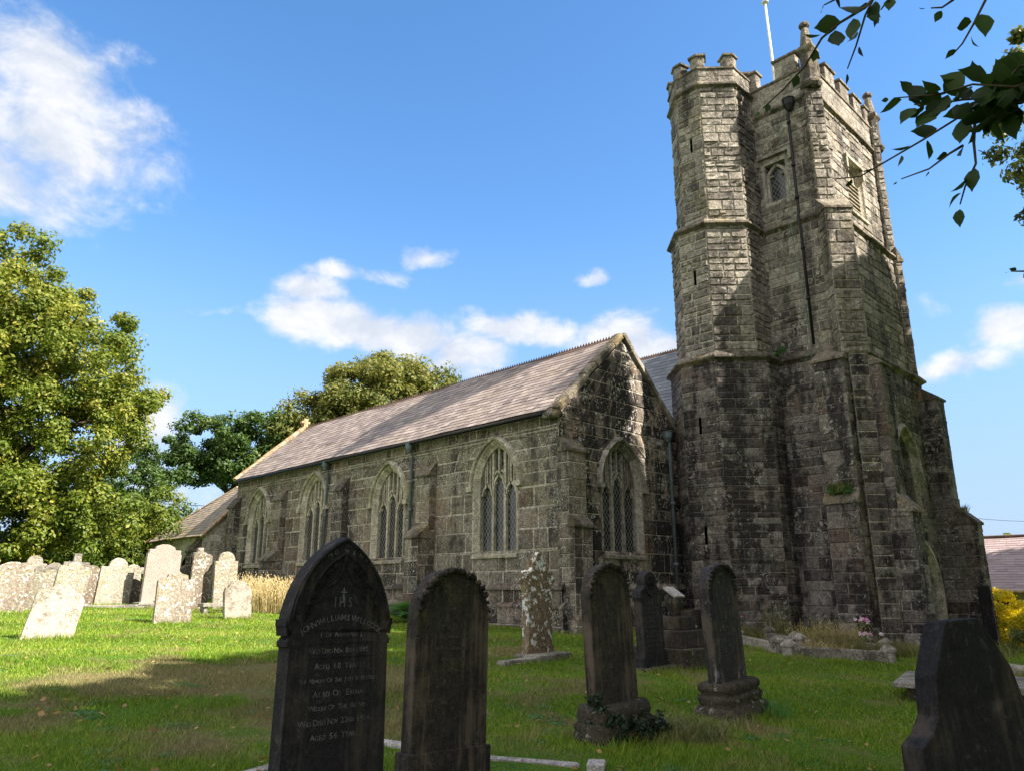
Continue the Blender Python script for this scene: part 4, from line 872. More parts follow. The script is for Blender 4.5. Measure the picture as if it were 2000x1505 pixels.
SPR = [([at(2150, 140, 2.7), at(2060, 185, 2.6), at(1985, 250, 2.55), at(1940, 300, 2.5), at(1850, 215, 2.6), at(1790, 245, 2.6)], []),
 ([at(2150, 120, 2.8), at(2040, 160, 2.6), at(1960, 200, 2.5), at(1880, 225, 2.5), at(1800, 275, 2.45), at(1740, 310, 2.4), at(1680, 345, 2.4), at(1632, 350, 2.4)], [(.05, .8, 1, .13), (.1, .9, -1, .12), (.15, .8, 1, .13), (.2, .8, -1, .11), (.24, .6, 1, .1), (.27, .7, -1, .12), (.33, .9, 1, .11), (.38, .6, -1, .12), (.43, 1., 1, .12), (.5, .8, -1, .11), (.55, .9, 1, .1), (.6, .6, -1, .08), (.66, .5, 1, .055), (.78, .5, -1, .05), (.88, .5, 1, .045)]),
 ([at(2080, 140, 2.5), at(1980, 170, 2.45), at(1900, 165, 2.4), at(1830, 185, 2.4), at(1745, 192, 2.4)], autolv(22, .0, .95, .07, .13) + [(1, .1, 1, .03)]),
 ([at(1960, 190, 2.5), at(1880, 195, 2.45), at(1820, 205, 2.4), at(1785, 205, 2.4)], autolv(12, .0, 1, .07, .13)),
 ([at(1905, 215, 2.5), at(1902, 280, 2.45), at(1906, 320, 2.4), at(1885, 365, 2.4), at(1875, 400, 2.4)], [(.02, .8, 1, .1), (.1, .6, -1, .09), (.3, .6, 1, .09), (.5, .5, 1, .1), (.62, .6, -1, .08), (.78, .7, -1, .08), (1, .1, 1, .08)]),
 ([at(1880, 285, 2.5), at(1855, 300, 2.45), at(1815, 330, 2.4), at(1760, 350, 2.4)], [(.0, .3, 1, .07), (.3, .5, -1, .06), (.65, .6, 1, .03), (1, .2, 1, .02)]),
 ([at(1760, -60, 2.6), at(1710, -10, 2.5), at(1690, 30, 2.4), at(1672, 90, 2.4), at(1655, 135, 2.4)], [(.1, .8, 1, .1), (.18, .8, -1, .1), (.3, .7, 1, .09), (.38, .7, -1, .1), (.48, .9, 1, .07), (.6, .8, -1, .06), (.72, .6, 1, .05), (1, .1, 1, .05)]),
 ([at(1730, -30, 2.5), at(1690, 15, 2.4), at(1640, 45, 2.35), at(1605, 75, 2.3), at(1572, 130, 2.3), at(1530, 175, 2.3), at(1490, 212, 2.3)], [(.1, .8, 1, .1), (.16, .9, -1, .11), (.24, .8, 1, .1), (.3, .7, -1, .11), (.38, .8, 1, .1), (.46, .8, -1, .08), (.54, .3, 1, .05), (.7, .6, 1, .055), (.74, .8, -1, .03), (.93, .5, 1, .04), (1, 0, 1, .03)]),
 ([at(1670, -40, 2.6), at(1640, -5, 2.5), at(1610, 10, 2.45)], [(.5, .5, 1, .06), (1, .2, 1, .05), (.7, .8, -1, .06)]),
 ([at(1760, -40, 2.6), at(1735, 0, 2.5), at(1720, 20, 2.5)], [(.4, .5, 1, .07), (.8, .5, -1, .06), (1, .2, 1, .06)]),
 ([at(1965, -60, 2.6), at(1925, 0, 2.5), at(1900, 50, 2.45), at(1880, 85, 2.4), at(1860, 108, 2.4)], [(.35, .5, 1, .11), (.45, .7, -1, .08), (.6, .9, 1, .06), (.8, .4, -1, .05)]),
 ([at(1880, -50, 2.6), at(1862, 0, 2.5), at(1840, 15, 2.5), at(1818, 16, 2.5)], [(.6, .4, 1, .05), (1, .3, -1, .03)]),
 ([at(2090, 500, 2.6), at(2020, 530, 2.5), at(1975, 530, 2.45)], [(.5, .4, 1, .05), (.8, .4, -1, .035), (1, .1, 1, .02)]),
 ([at(2100, 90, 2.7), at(2040, 120, 2.6), at(1990, 130, 2.55), at(1960, 165, 2.5), at(1920, 160, 2.45)], autolv(16, .1, 1, .09, .14)),
 ([at(2080, 210, 2.6), at(2020, 200, 2.5), at(1970, 200, 2.5), at(1930, 240, 2.45)], autolv(15, .1, 1, .09, .15))]
LF = MB()
for i, (pts, lv) in enumerate(SPR[1:]):
    l = spray(bt, pts, lv, i); LF.idx(l.v, l.f, .5); LF.t[-len(l.t):] = l.t
LF.build('leaves', M['beech'], bt, smooth=True)
mb = MB()
for p in ([(5.0, -1.8, 4.0), (4.2, -.9, 4.3), (3.4, -.2, 4.1), at(2150, 120, 2.8)], [(5.0, -1.8, 4.0), (4.0, -.6, 4.6), (3.0, .2, 4.6), at(1760, -60, 2.6)], [(3.4, -.2, 4.1), at(2150, 400, 2.8), at(2090, 500, 2.6)], [(3.0, .2, 4.6), at(1965, -60, 2.6)]): mb.tube(p, [.04, .02, .01, .004][:len(p)] if len(p) > 3 else [.012, .007, .004][:len(p)] if len(p) == 3 else [.009, .004], 7)
mb.build('branch', M['bark'], bt, smooth=True)

# plants on the ledges and by the wall
def blades_clump(name, label, cat, c, rad, n, h, mt, seed, lean=.35, w_=.006, seeds=False, group=None, ell=1.0, parent=None, kind=None):
    r = np.random.default_rng(seed); a = r.random(n) * 6.283; q = np.sqrt(r.random(n)) * rad
    bx, by = c[0] + q * np.cos(a), c[1] + q * np.sin(a) * ell; bz = (G(bx, by) if parent is None else np.full(n, c[2])) - .02
    hh = h * (.5 + .7 * r.random(n)); la = r.random(n) * 6.283; ln = lean * hh * r.random(n) ** .7
    dx, dy = np.cos(la) * ln, np.sin(la) * ln; px_, py_ = -np.sin(la + r.normal(size=n)), np.cos(la + r.normal(size=n)); ww = w_ * (.6 + .8 * r.random(n))
    P0 = np.stack([bx, by, bz], 1); P1 = P0 + np.stack([dx * .35, dy * .35, hh * .6], 1); P2 = P0 + np.stack([dx, dy, hh * (1 - .2 * r.random(n))], 1); S = np.stack([px_ * ww, py_ * ww, 0 * ww], 1)
    V = np.stack([P0 - S, P0 + S, P1 + S * .8, P1 - S * .8, P2 + S * .25, P2 - S * .25], 1).reshape(-1, 3)
    b = np.arange(n)[:, None] * 6; F = np.concatenate([b + [0, 1, 2, 3], b + [3, 2, 4, 5]]); t = np.tile(np.clip(.55 + .25 * r.normal(size=n), 0, 1), 2)
    if seeds:
        m_ = n * 3; i = r.integers(0, n, m_); d = r.normal(size=(m_, 3)) * .02; d[:, 2] *= 3; c2 = P2[i] + d; e = .012
        V2 = np.stack([c2 + [-e, 0, 0], c2 + [0, 0, -e * 2.2], c2 + [e, 0, 0], c2 + [0, 0, e * 2.2]], 1).reshape(-1, 3); F2 = np.arange(m_ * 4).reshape(-1, 4) + len(V)
        V = np.concatenate([V, V2]); F = np.concatenate([F, F2]); t = np.concatenate([t, np.full(m_, .75)])
    o = np_mesh(name, V, F, M[mt], t, parent, (0, 0, 0) if parent is not None else (c[0], c[1], gz(c[0], c[1])))
    if parent is None: tag(o, label, cat, group, kind)
    return o
blades_clump('dry_grass_tuft', 'tall straw-coloured dry grass against the aisle wall behind the white headstone', 'dry grass', (11.9, 22.6), 1.35, 1500, .95, 'straw', 3, .5, .009, True, ell=1.6)
blades_clump('green_grass_tuft', 'green undergrowth at the foot of the dry grass by the aisle wall', 'grass tuft', (12.6, 23.2), 1.3, 900, .55, 'weed', 4, .5, .012)
def fern(c, n, L_, seed, label):
    r = random.Random(seed); mb = MB()
    for k in range(n):
        a = 6.283 * k / n + r.uniform(-.3, .3); ll = L_ * r.uniform(.7, 1.15); el_ = r.uniform(.7, 1.25); tn = r.random(); pr = None
        for i in range(15):
            q = i / 14; rad = ll * q * math.cos(el_) * (1 + .3 * q); z = ll * (math.sin(el_) * q - .55 * q * q); p = Vector((c[0] + math.cos(a) * rad, c[1] + math.sin(a) * rad, c[2] + z))
            if i > 2:
                wl = .2 * ll * math.sin(math.pi * min(1, q * .95 + .05)) + .015; sd = Vector((-math.sin(a), math.cos(a), -.15)); fw = (p - pr) * .8
                for sg in (-1, 1): mb.idx([p - fw * .4, p + fw * .4, p + sd * sg * wl + fw * .7], [(0, 1, 2)], min(1, max(0, tn + r.uniform(-.2, .2))))
            pr = p
    o = mb.build('fern', M['fern'], None, c); tag(o, label, 'fern'); return o
fern((12.9, 17.2, gz(12.9, 17.2)), 80, 1.35, 3, 'lush green fern at the foot of the aisle wall')
t1 = blades_clump('ledge_plant', None, None, (19.85, 8.05, 3.95), .28, 420, .3, 'weed', 7, .9, .01, parent=church)
V, F, t = leaves(np.array([[19.75, 8.2, 4.0], [19.75, 7.85, 3.98], [19.8, 8.02, 4.05]]), .2, 900, .03, seed=5); np_mesh('ledge_plant', V, F, M['fern'], t * .3, church)
blades_clump('ledge_plant', None, None, (25.3, 6.75, 3.75), .15, 60, .22, 'weed', 9, .9, .01, parent=church)
V, F, t = leaves(np.array([[20.1, 9.4, 8.2], [20.2, 9.6, 8.15]]), .15, 300, .03, seed=6); np_mesh('ledge_plant', V, F, M['fern'], t * .3, church)
# golden shrub and weeds by the hall
def shrub(name, label, lobes, mt, cl, nl, size, seed, tb=.5, sp=.22, cat='shrub'):
    base = (lobes[0][0], lobes[0][1], gz(lobes[0][0], lobes[0][1])); root = empty(name, base, label, cat); C = crown_centres(lobes, cl, seed, .4); r = np.random.default_rng(seed)
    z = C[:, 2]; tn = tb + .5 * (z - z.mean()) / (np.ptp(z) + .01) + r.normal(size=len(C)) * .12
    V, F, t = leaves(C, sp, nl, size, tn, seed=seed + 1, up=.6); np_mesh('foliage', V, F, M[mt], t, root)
    mb = MB()
    for k in range(6): c = Vector(C[k]); mb.tube([Vector(base) - Vector((0, 0, .1)), Vector(base).lerp(c, .5) + Vector((0, 0, .1)), c], [.03, .02, .008], 5)
    mb.build('stem', M['bark'], root); return root
shrub('golden_shrub', 'rounded bright yellow shrub beside the dark corner of the tower', [(26.5, 6.35, .55, .85, .8, .95), (27.1, 5.5, .5, .8, .7, .8), (27.6, 6.4, .2, .8, .8, .8)], 'yellow', 190, 26000, .035, 71, .62, .18)
shrub('straggly_shrub', 'low straggly grey-green shrub below the yellow one at the right edge', [(22.6, 5.0, .25, .5, .5, .42), (23.0, 4.4, .25, .5, .5, .4)], 'weed', 60, 4500, .03, 73, .35, .18)
shrub('low_shrub', 'small dark shrub growing among the far pale headstones', [(9.9, 26.3, 1.15, .5, .4, .35)], 'weed', 30, 2500, .03, 75, .2, .16)

# ================================================================== GRAVESTONES
def arc(cx, cz, r, a0, a1, n=10): return [(cx + r * math.cos(R(a0 + (a1 - a0) * i / n)), cz + r * math.sin(R(a0 + (a1 - a0) * i / n))) for i in range(n + 1)]
def mirror(h): return h + [(-u, z) for u, z in h[::-1] if abs(u) > 1e-4]      # h: right half from the foot to the top centre
def o_round(w, h): return mirror([(w / 2, 0)] + arc(0, h - w / 2, w / 2, 0, 90, 9))
def o_flatround(w, h, rise=.3):
    rr_ = (w * w / 4 + rise * rise * w * w) / (2 * rise * w); a = math.degrees(math.asin(min(1, (w / 2) / rr_))); return mirror([(w / 2, 0)] + arc(0, h - rr_, rr_, 90 - a, 90, 8))
def o_shoulder(w, h, hr=.3, sh=.0): r_ = w * hr; return mirror([(w / 2, 0), (w / 2, h - r_ * 1.15), (w / 2 - .03, h - r_ * 1.1)] + [(r_ * 1.0, h - r_ * 1.08)] + arc(0, h - r_, r_, 0, 90, 8))
def o_ogee(w, h): return mirror([(w / 2, 0), (w / 2, h * .8), (w * .46, h * .86), (w * .36, h * .87), (w * .33, h * .93), (w * .2, h * .95), (w * .12, h * .985), (0, h)])
def o_gothic(w, h, k=1.0):
    Rr = w * k; rise = math.sqrt(Rr * Rr - (Rr - w / 2) ** 2); top = math.degrees(math.acos((Rr - w / 2) / Rr)); return mirror([(w / 2, 0)] + arc(w / 2 - Rr, h - rise, Rr, 0, top, 12))
def o_step(w, h): return mirror([(w / 2, 0), (w / 2, h * .84), (w * .46, h * .85), (w * .46, h * .91), (w * .3, h * .915), (w * .26, h * .96), (w * .1, h * .995), (0, h)])
def o_baroque(w, h): return mirror([(w / 2, 0), (w / 2, h * .82), (w * .44, h * .9), (w * .36, h * .91), (w * .3, h * .88)] + arc(0, h - w * .26, w * .26, 20, 90, 6))
def o_broken(w, h, seed=1):
    r = random.Random(seed); p = mirror([(w / 2, 0), (w / 2, h * .8), (w * .42, h * .87), (w * .3, h * .86), (w * .25, h * .94), (w * .1, h * .96), (0, h)]); return [(u + r.uniform(-.02, .02), z + (r.uniform(-.02, .02) if z > .1 else 0)) for u, z in p]
def slab_mesh(mb, out, th, tone=.5, off=0.0, wear=.0, seed=0, d0=None):
    r = random.Random(seed); y0 = off; y1 = off + th; n = len(out)
    if wear: out = [(u + r.uniform(-wear, wear), z + (r.uniform(-wear, wear) if z > .05 else 0)) for u, z in out]
    vs = [(u, y0, z) for u, z in out] + [(u, y1, z) for u, z in out]
    mb.idx(vs, [tuple(range(n)), tuple(range(n, 2 * n))[::-1]] + [(i, i + n, (i + 1) % n + n, (i + 1) % n) for i in range(n)], tone)
def orient(o, loc, yaw=0, roll=0, pitch=0):
    """yaw about z (deg, anticlockwise), roll sideways (clockwise seen from the front), pitch leaning back"""
    o.location = loc; o.rotation_euler = (Matrix.Rotation(R(yaw), 3, 'Z') @ Matrix.Rotation(R(roll), 3, 'Y') @ Matrix.Rotation(R(-pitch), 3, 'X')).to_euler(); ORG[o.name] = Vector((0, 0, 0)); return o
def headstone(label, x, y, out, th, mt, roll=0, pitch=0, yaw=0, wear=.006, sink=.12, group=None, bevel=.012, cat='headstone', z=None, extra=None):
    mb = MB(); out = [(u, zz if zz > 0 else -sink) for u, zz in out]; slab_mesh(mb, out, th, random.uniform(.25, .8), -th / 2, wear, hash(label) % 1000 if False else int(x * 100))
    o = mb.build('headstone', M[mt], None, bevel=bevel); tag(o, label, cat, group); orient(o, (x, y, gz(x, y) if z is None else z), yaw, roll, pitch); return o
GP = 'old headstones on the sunny north lawn'
headstone('pale headstone leaning well to the right, alone at the front of the sunlit lawn', 3.82, 15.78, mirror([(.4, 0), (.4, .74), (.3, .83), (.22, .84), (.14, .93), (0, .98)]), .1, 'headpale', 11, 4, -6, group=GP)
headstone('brown and cream headstone with broken sloping shoulders standing before the tall pink stone', 7.05, 18.64, o_broken(.84, 1.2, 3), .11, 'headbrown', 3, 7, -4, .012, group=GP)
headstone('small chalky white headstone with a rounded head nearest the dry grass', 9.08, 19.61, mirror([(.36, 0), (.37, .72), (.33, .82), (.26, .83), (.22, .9), (.12, .98), (0, 1.0)]), .11, 'headpale', -4, 3, 2, .01, group=GP)
headstone('greenish round-headed headstone with square shoulders behind the chalky white one', 10.51, 23.74, o_shoulder(.74, 1.78, .36), .12, 'headgreen', -1, 2, group=GP)
headstone('mottled red-brown square-topped headstone left of the greenish round-headed one', 9.85, 24.2, mirror([(.3, 0), (.3, 1.62), (.24, 1.68), (0, 1.7)]), .12, 'headbrown', 2, 1, group=GP)
headstone('small cross on a stub standing just behind the mottled red-brown headstone', 10.6, 26.2, mirror([(.14, 0), (.14, 1.5), (.1, 1.55), (.22, 1.58), (.22, 1.75), (.1, 1.77), (.1, 1.9), (0, 1.92)]), .14, 'kerb', 0, 0, cat='cross')
headstone('low white stub stone tucked between the greenish and the chalky headstones', 10.2, 22.4, o_round(.34, .72), .1, 'headpale', -3, 2, group=GP)
headstone('low white corner stone behind the brown and cream one', 8.9, 23.4, o_flatround(.3, .7), .1, 'headpale', 3, 2, group=GP)
headstone('tallest headstone, speckled pinkish granite with stepped shoulders', 9.23, 25.8, o_step(1.08, 1.96), .16, 'pinkgran', 2, 1, bevel=.015, group=GP)
mb = MB(); mb.box(-.75, .75, -.3, .3, -.1, .16, .5); o = mb.build('plinth', M['kerb'], None, bevel=.02); tag(o, 'low granite plinth slab under the tall pinkish headstone', 'plinth'); orient(o, (9.23, 25.5, gz(9.2, 25.5)), 0)
headstone('grey-green leaning headstone with a narrow rounded head left of the pinkish one', 8.1, 26.6, o_shoulder(1.02, 1.5, .28), .12, 'headgreen', 5, 5, group=GP)
mb = MB(); mb.box(-1.3, 1.1, -.12, .12, -.1, .1, .4); mb.box(-1.3, -1.1, -.1, 1.2, -.1, .08, .6); o = mb.build('grave_kerb', M['kerb'], None, bevel=.015); tag(o, 'low stone kerb in front of the grey-green leaning headstone', 'kerb'); orient(o, (8.0, 25.2, gz(8, 25.2)), -3)
headstone('narrow rounded headstone showing behind the grey-green leaning one', 9.3, 28.6, o_round(.5, 1.3), .1, 'headgreen', 1, 2, group=GP)
headstone('stone cross half hidden left of the pinkish headstone', 9.9, 29.2, mirror([(.1, 0), (.1, .95), (.28, .97), (.28, 1.18), (.1, 1.2), (.1, 1.48), (0, 1.48)]), .12, 'kerb', 6, 2, cat='cross')
headstone('low brown lichened stone beside the low shrub', 8.75, 27.0, o_flatround(.85, .86), .12, 'headbrown', -3, 3, group=GP)
headstone('red-brown round-topped headstone with white lichen spots', 7.3, 26.69, o_flatround(.86, 1.24, .3), .13, 'headbrown', 6, 4, group=GP)
headstone('narrow pale slab set at the right of the round-topped red-brown one', 7.85, 27.3, o_flatround(.3, 1.05), .1, 'headpale', 3, 2, group=GP)
headstone('tall pale headstone with a small central hump behind the leaning front stone', 6.26, 24.5, o_baroque(.84, 1.32), .13, 'headgreen', 7, 4, group=GP)
headstone('tilted buff headstone left of the tall pale humped one', 6.02, 25.64, o_flatround(.8, 1.08, .12), .12, 'headgreen', 17, 5, group=GP)
headstone('buff headstone with a flat worn top leaning beside the brown one at the left edge', 5.2, 24.42, mirror([(.34, 0), (.34, .98), (.3, 1.06), (0, 1.02)]), .12, 'headgreen', 6, 4, group=GP)
headstone('broad brown spotted headstone at the left edge of the view', 4.55, 23.12, o_flatround(.86, 1.28, .28), .13, 'headbrown', 4, 3, group=GP)
headstone('pale headstone with an orange lichened round head in the back row', 6.35, 29.2, o_shoulder(.72, 1.5, .32), .12, 'headpale', 2, 2, group=GP)
headstone('wide grey wavy-topped headstone in the back row', 6.75, 28.4, o_baroque(1.1, 1.28), .12, 'kerb', 3, 2, group=GP)
headstone('grey stone cross standing before the dark trees', 7.9, 30.3, mirror([(.3, 0), (.3, .9), (.14, 1.0), (.13, 1.1), (.42, 1.12), (.42, 1.32), (.13, 1.34), (.12, 1.62), (0, 1.62)]), .14, 'kerb', 1, 0, cat='cross')
headstone('white round stone far at the left edge behind the others', 4.4, 27.5, o_flatround(.9, 1.22), .12, 'headpale', 0, 2, group=GP)
headstone('low pale stone between the back row and the tall humped headstone', 7.1, 29.0, o_flatround(.7, 1.1), .12, 'headpale', -4, 2, group=GP)
mb = MB(); mb.box(-.55, .5, -.2, .25, .2, .3, .4); mb.box(-.5, -.4, -.15, .2, -.1, .2, .3); mb.box(.3, .42, -.15, .2, -.1, .2, .3); o = mb.build('ledger_slab', M['kerb'], None, bevel=.012); tag(o, 'low grey ledger on short legs in front of the mottled red-brown headstone', 'ledger'); orient(o, (9.6, 21.9, gz(9.6, 21.9)), -4)

# lettering -------------------------------------------------------
def glyphs(s, size, bold=.012):
    cu = bpy.data.curves.new('t', 'FONT'); cu.body = s; cu.size = size; cu.extrude = .0012; cu.offset = bold * size * .4; cu.align_x = 'CENTER'; cu.resolution_u = 2
    ob = bpy.data.objects.new('t', cu); COL.objects.link(ob); bpy.context.view_layer.update()
    me = bpy.data.meshes.new_from_object(ob.evaluated_get(bpy.context.evaluated_depsgraph_get())); V = [tuple(v.co) for v in me.vertices]; Fc = [tuple(p.vertices) for p in me.polygons]
    bpy.data.objects.remove(ob); bpy.data.curves.remove(cu); bpy.data.meshes.remove(me); return V, Fc
def put(mb, s, size, u, z, y, rot=0.0, sx_=1.0):
    V, Fc = glyphs(s, size); c, q = math.cos(rot), math.sin(rot)
    mb.idx([(u + (a * sx_) * c - b * q, y - d, z + (a * sx_) * q + b * c) for a, b, d in V], Fc, random.uniform(.3, .8))
def smallcaps(mb, words, size, u, z, y, total):
    """first letters larger, set out across the width 'total'"""
    parts = []
    for wd in words.split(' '):
        for k, ch in enumerate(wd): parts.append((ch, 1.0 if (k == 0 or ch.isdigit()) else .78))
        parts.append((' ', .6))
    parts = parts[:-1]; adv = [(.42 if c in 'I,.' else .9 if c in 'MW' else .7) * k if c != ' ' else .5 for c, k in parts]; tot = sum(adv); sc = total / tot; x = u - total / 2
    for (c, k), a in zip(parts, adv):
        if c != ' ': put(mb, c, size * k * .86, x + a * sc / 2, z, y)
        x += a * sc
def arctext(mb, s, size, cu_, cz_, rad, a0, a1, y):
    W = [.34 if c == ' ' else .4 if c == 'I' else .95 if c in 'MW' else .72 for c in s]; tot = sum(W); acc_ = 0
    for i, ch in enumerate(s):
        a = a0 + (a1 - a0) * (acc_ + W[i] / 2) / tot; acc_ += W[i]
        if ch != ' ': put(mb, ch, size, cu_ + rad * math.cos(R(a)), cz_ + rad * math.sin(R(a)), y, R(a - 90))
M['letter'] = stone('worn_letter_paint', [(.05, .05, .052), (.1, .1, .1), (.15, .15, .15)], stain=.45, lichen=.1, moss=0, sc=4, bump=.002)
M['letterdim'] = stone('faded_letter_paint', [(.03, .028, .027), (.055, .052, .048), (.08, .075, .07)], stain=.5, lichen=.1, moss=0, sc=4, bump=.002)

def tube_path(mb, pts, y, rad, bump=0, seg=7, tone=.5, sub=1):
    P = []
    for i in range(len(pts) - 1):
        for k in range(sub): f = k / sub; P.append((pts[i][0] * (1 - f) + pts[i + 1][0] * f, y, pts[i][1] * (1 - f) + pts[i + 1][1] * f))
    P.append((pts[-1][0], y, pts[-1][1])); mb.tube(P, [rad * (1 + (bump if i % 2 else -bump)) for i in range(len(P))], seg, tone)
def inset(out, d):
    n = len(out); res = []
    ar = sum(out[i][0] * out[(i + 1) % n][1] - out[(i + 1) % n][0] * out[i][1] for i in range(n)); sg = 1 if ar > 0 else -1
    for i in range(n):
        p0, p1, p2 = Vector(out[i - 1]), Vector(out[i]), Vector(out[(i + 1) % n]); a = (p1 - p0).normalized(); b = (p2 - p1).normalized(); na = Vector((-a.y, a.x)) * sg; nb = Vector((-b.y, b.x)) * sg
        res.append(tuple(p1 + (na + nb) * (d / max(.35, 1 + na.dot(nb)))))
    return res

# G1: gothic slate with carved border and inscription
W1, H1, T1_ = .74, 1.71, .12
g1 = headstone('black pointed-arch headstone with carved floral border and long inscription, nearest the viewer', 2.62, 4.26, [(W1 / 2, 0), (W1 / 2 - .012, H1 - .66), (W1 / 2 + .004, H1 - .655), (W1 / 2 + .004, H1 - .625), (W1 / 2 - .02, H1 - .6), (W1 / 2 - .02, H1 - .565), (W1 / 2 + .022, H1 - .54), (W1 / 2 + .022, H1 - .5)] + o_gothic(W1 + .02, H1, .86)[1:-1] + [(-a, b) for a, b in [(W1 / 2 + .022, H1 - .5), (W1 / 2 + .022, H1 - .54), (W1 / 2 - .02, H1 - .565), (W1 / 2 - .02, H1 - .6), (W1 / 2 + .004, H1 - .625), (W1 / 2 + .004, H1 - .655), (W1 / 2 - .012, H1 - .66), (W1 / 2, 0)]], T1_, 'slate', 1.0, 1.5, 3, wear=.0, bevel=0, sink=.3)
mb = MB(); fy = -T1_ / 2
og = o_gothic(W1 - .03, H1 - .015, .86); ig = o_gothic(W1 - .2, H1 - .105, .84)
og = [p for p in og if p[1] > H1 - .52]; ig = [p for p in ig if p[1] > H1 - .5]
n_og = min(len(og), len(ig))
tube_path(mb, og, fy - .002, .012, 0, 6); tube_path(mb, ig, fy - .004, .010, 0, 6); tube_path(mb, [(a * .97, b - .008) for a, b in ig], fy - .002, .006, 0, 6)
# ogee inner frame with cross finial
og2 = [(.285, H1 - .52), (.262, H1 - .47), (.235, H1 - .46), (.215, H1 - .41), (.18, H1 - .395), (.15, H1 - .36), (.14, H1 - .32), (.1, H1 - .3), (.05, H1 - .265), (.022, H1 - .22), (.008, H1 - .17), (0, H1 - .16)]
tube_path(mb, og2 + [(-a, b) for a, b in og2[::-1]][1:], fy - .004, .007, 0, 6)
mb.obox((-.007, fy - .014, H1 - .19), (.014, 0, 0), (0, .016, 0), (0, 0, .07)); mb.obox((-.024, fy - .014, H1 - .152), (.048, 0, 0), (0, .016, 0), (0, 0, .012))
rr = random.Random(4)
for sg in (-1, 1):     # roses and leaves between the frames
    for (u, z, q) in ((.17, H1 - .29, .026), (.12, H1 - .23, .02), (.225, H1 - .36, .022), (.075, H1 - .19, .017), (.255, H1 - .42, .018)):
        mb.lathe((0, 0, 0), [(0, 0), (0, 0)], 3) if False else None
        for k in range(6): a = k * 1.05 + rr.random(); mb.tube([(sg * u, fy - .006, z), (sg * u + q * math.cos(a), fy - .014, z + q * math.sin(a))], [.004, .009], 5, .4)
        mb.tube([(sg * u - .01, fy - .012, z), (sg * u + .01, fy - .012, z)], .008, 6, .3)
        tube_path(mb, [(sg * u, z - q), (sg * (u + .02), z - q * 1.6), (sg * (u + .012), z - q * 2.2)], fy - .005, .004)
for zz in (H1 - .645, H1 - .725): mb.obox((-.235, fy - .003, zz), (.47, 0, 0), (0, .006, 0), (0, 0, .006))
mb.obox((-.04, fy - .002, H1 - .815), (.08, 0, 0), (0, .004, 0), (0, 0, .003))
mb.build('carved_border', M['slate'], g1, smooth=True)
ORG[g1.name] = Vector((0, 0, 0))
mb = MB()
arctext(mb, 'IN LOVING MEMORY OF', .042, 0, H1 - .45, .345, 158, 22, fy - .001)
put(mb, 'I H S', .085, 0, H1 - .43, fy - .001, 0, .8); put(mb, '†', .1, 0, H1 - .38, fy - .001)
arctext(mb, 'JOHN WILLIAMS WILLCOCK', .05, 0, H1 - 1.04, .53, 123, 57, fy - .001)
smallcaps(mb, '( OF ANDERTON )', .042, 0, H1 - .605, fy - .001, .32)
for words, size, z, tot in (('WHO DIED NOV 8TH 1895,', .052, .7, .44), ('AGED 60 YEARS.', .056, .79, .36), ('THE MEMORY OF THE JUST IS BLESSED', .042, .865, .56), ('ALSO OF EMMA', .06, .945, .36), ('WIDOW OF THE ABOVE', .05, 1.02, .4), ('WHO DIED NOV 22ND 1906,', .056, 1.1, .52), ('AGED 56 YEARS.', .056, 1.18, .36)): smallcaps(mb, words, size, 0, H1 - z, fy - .001, tot)
mb.build('inscription', M['letter'], g1)

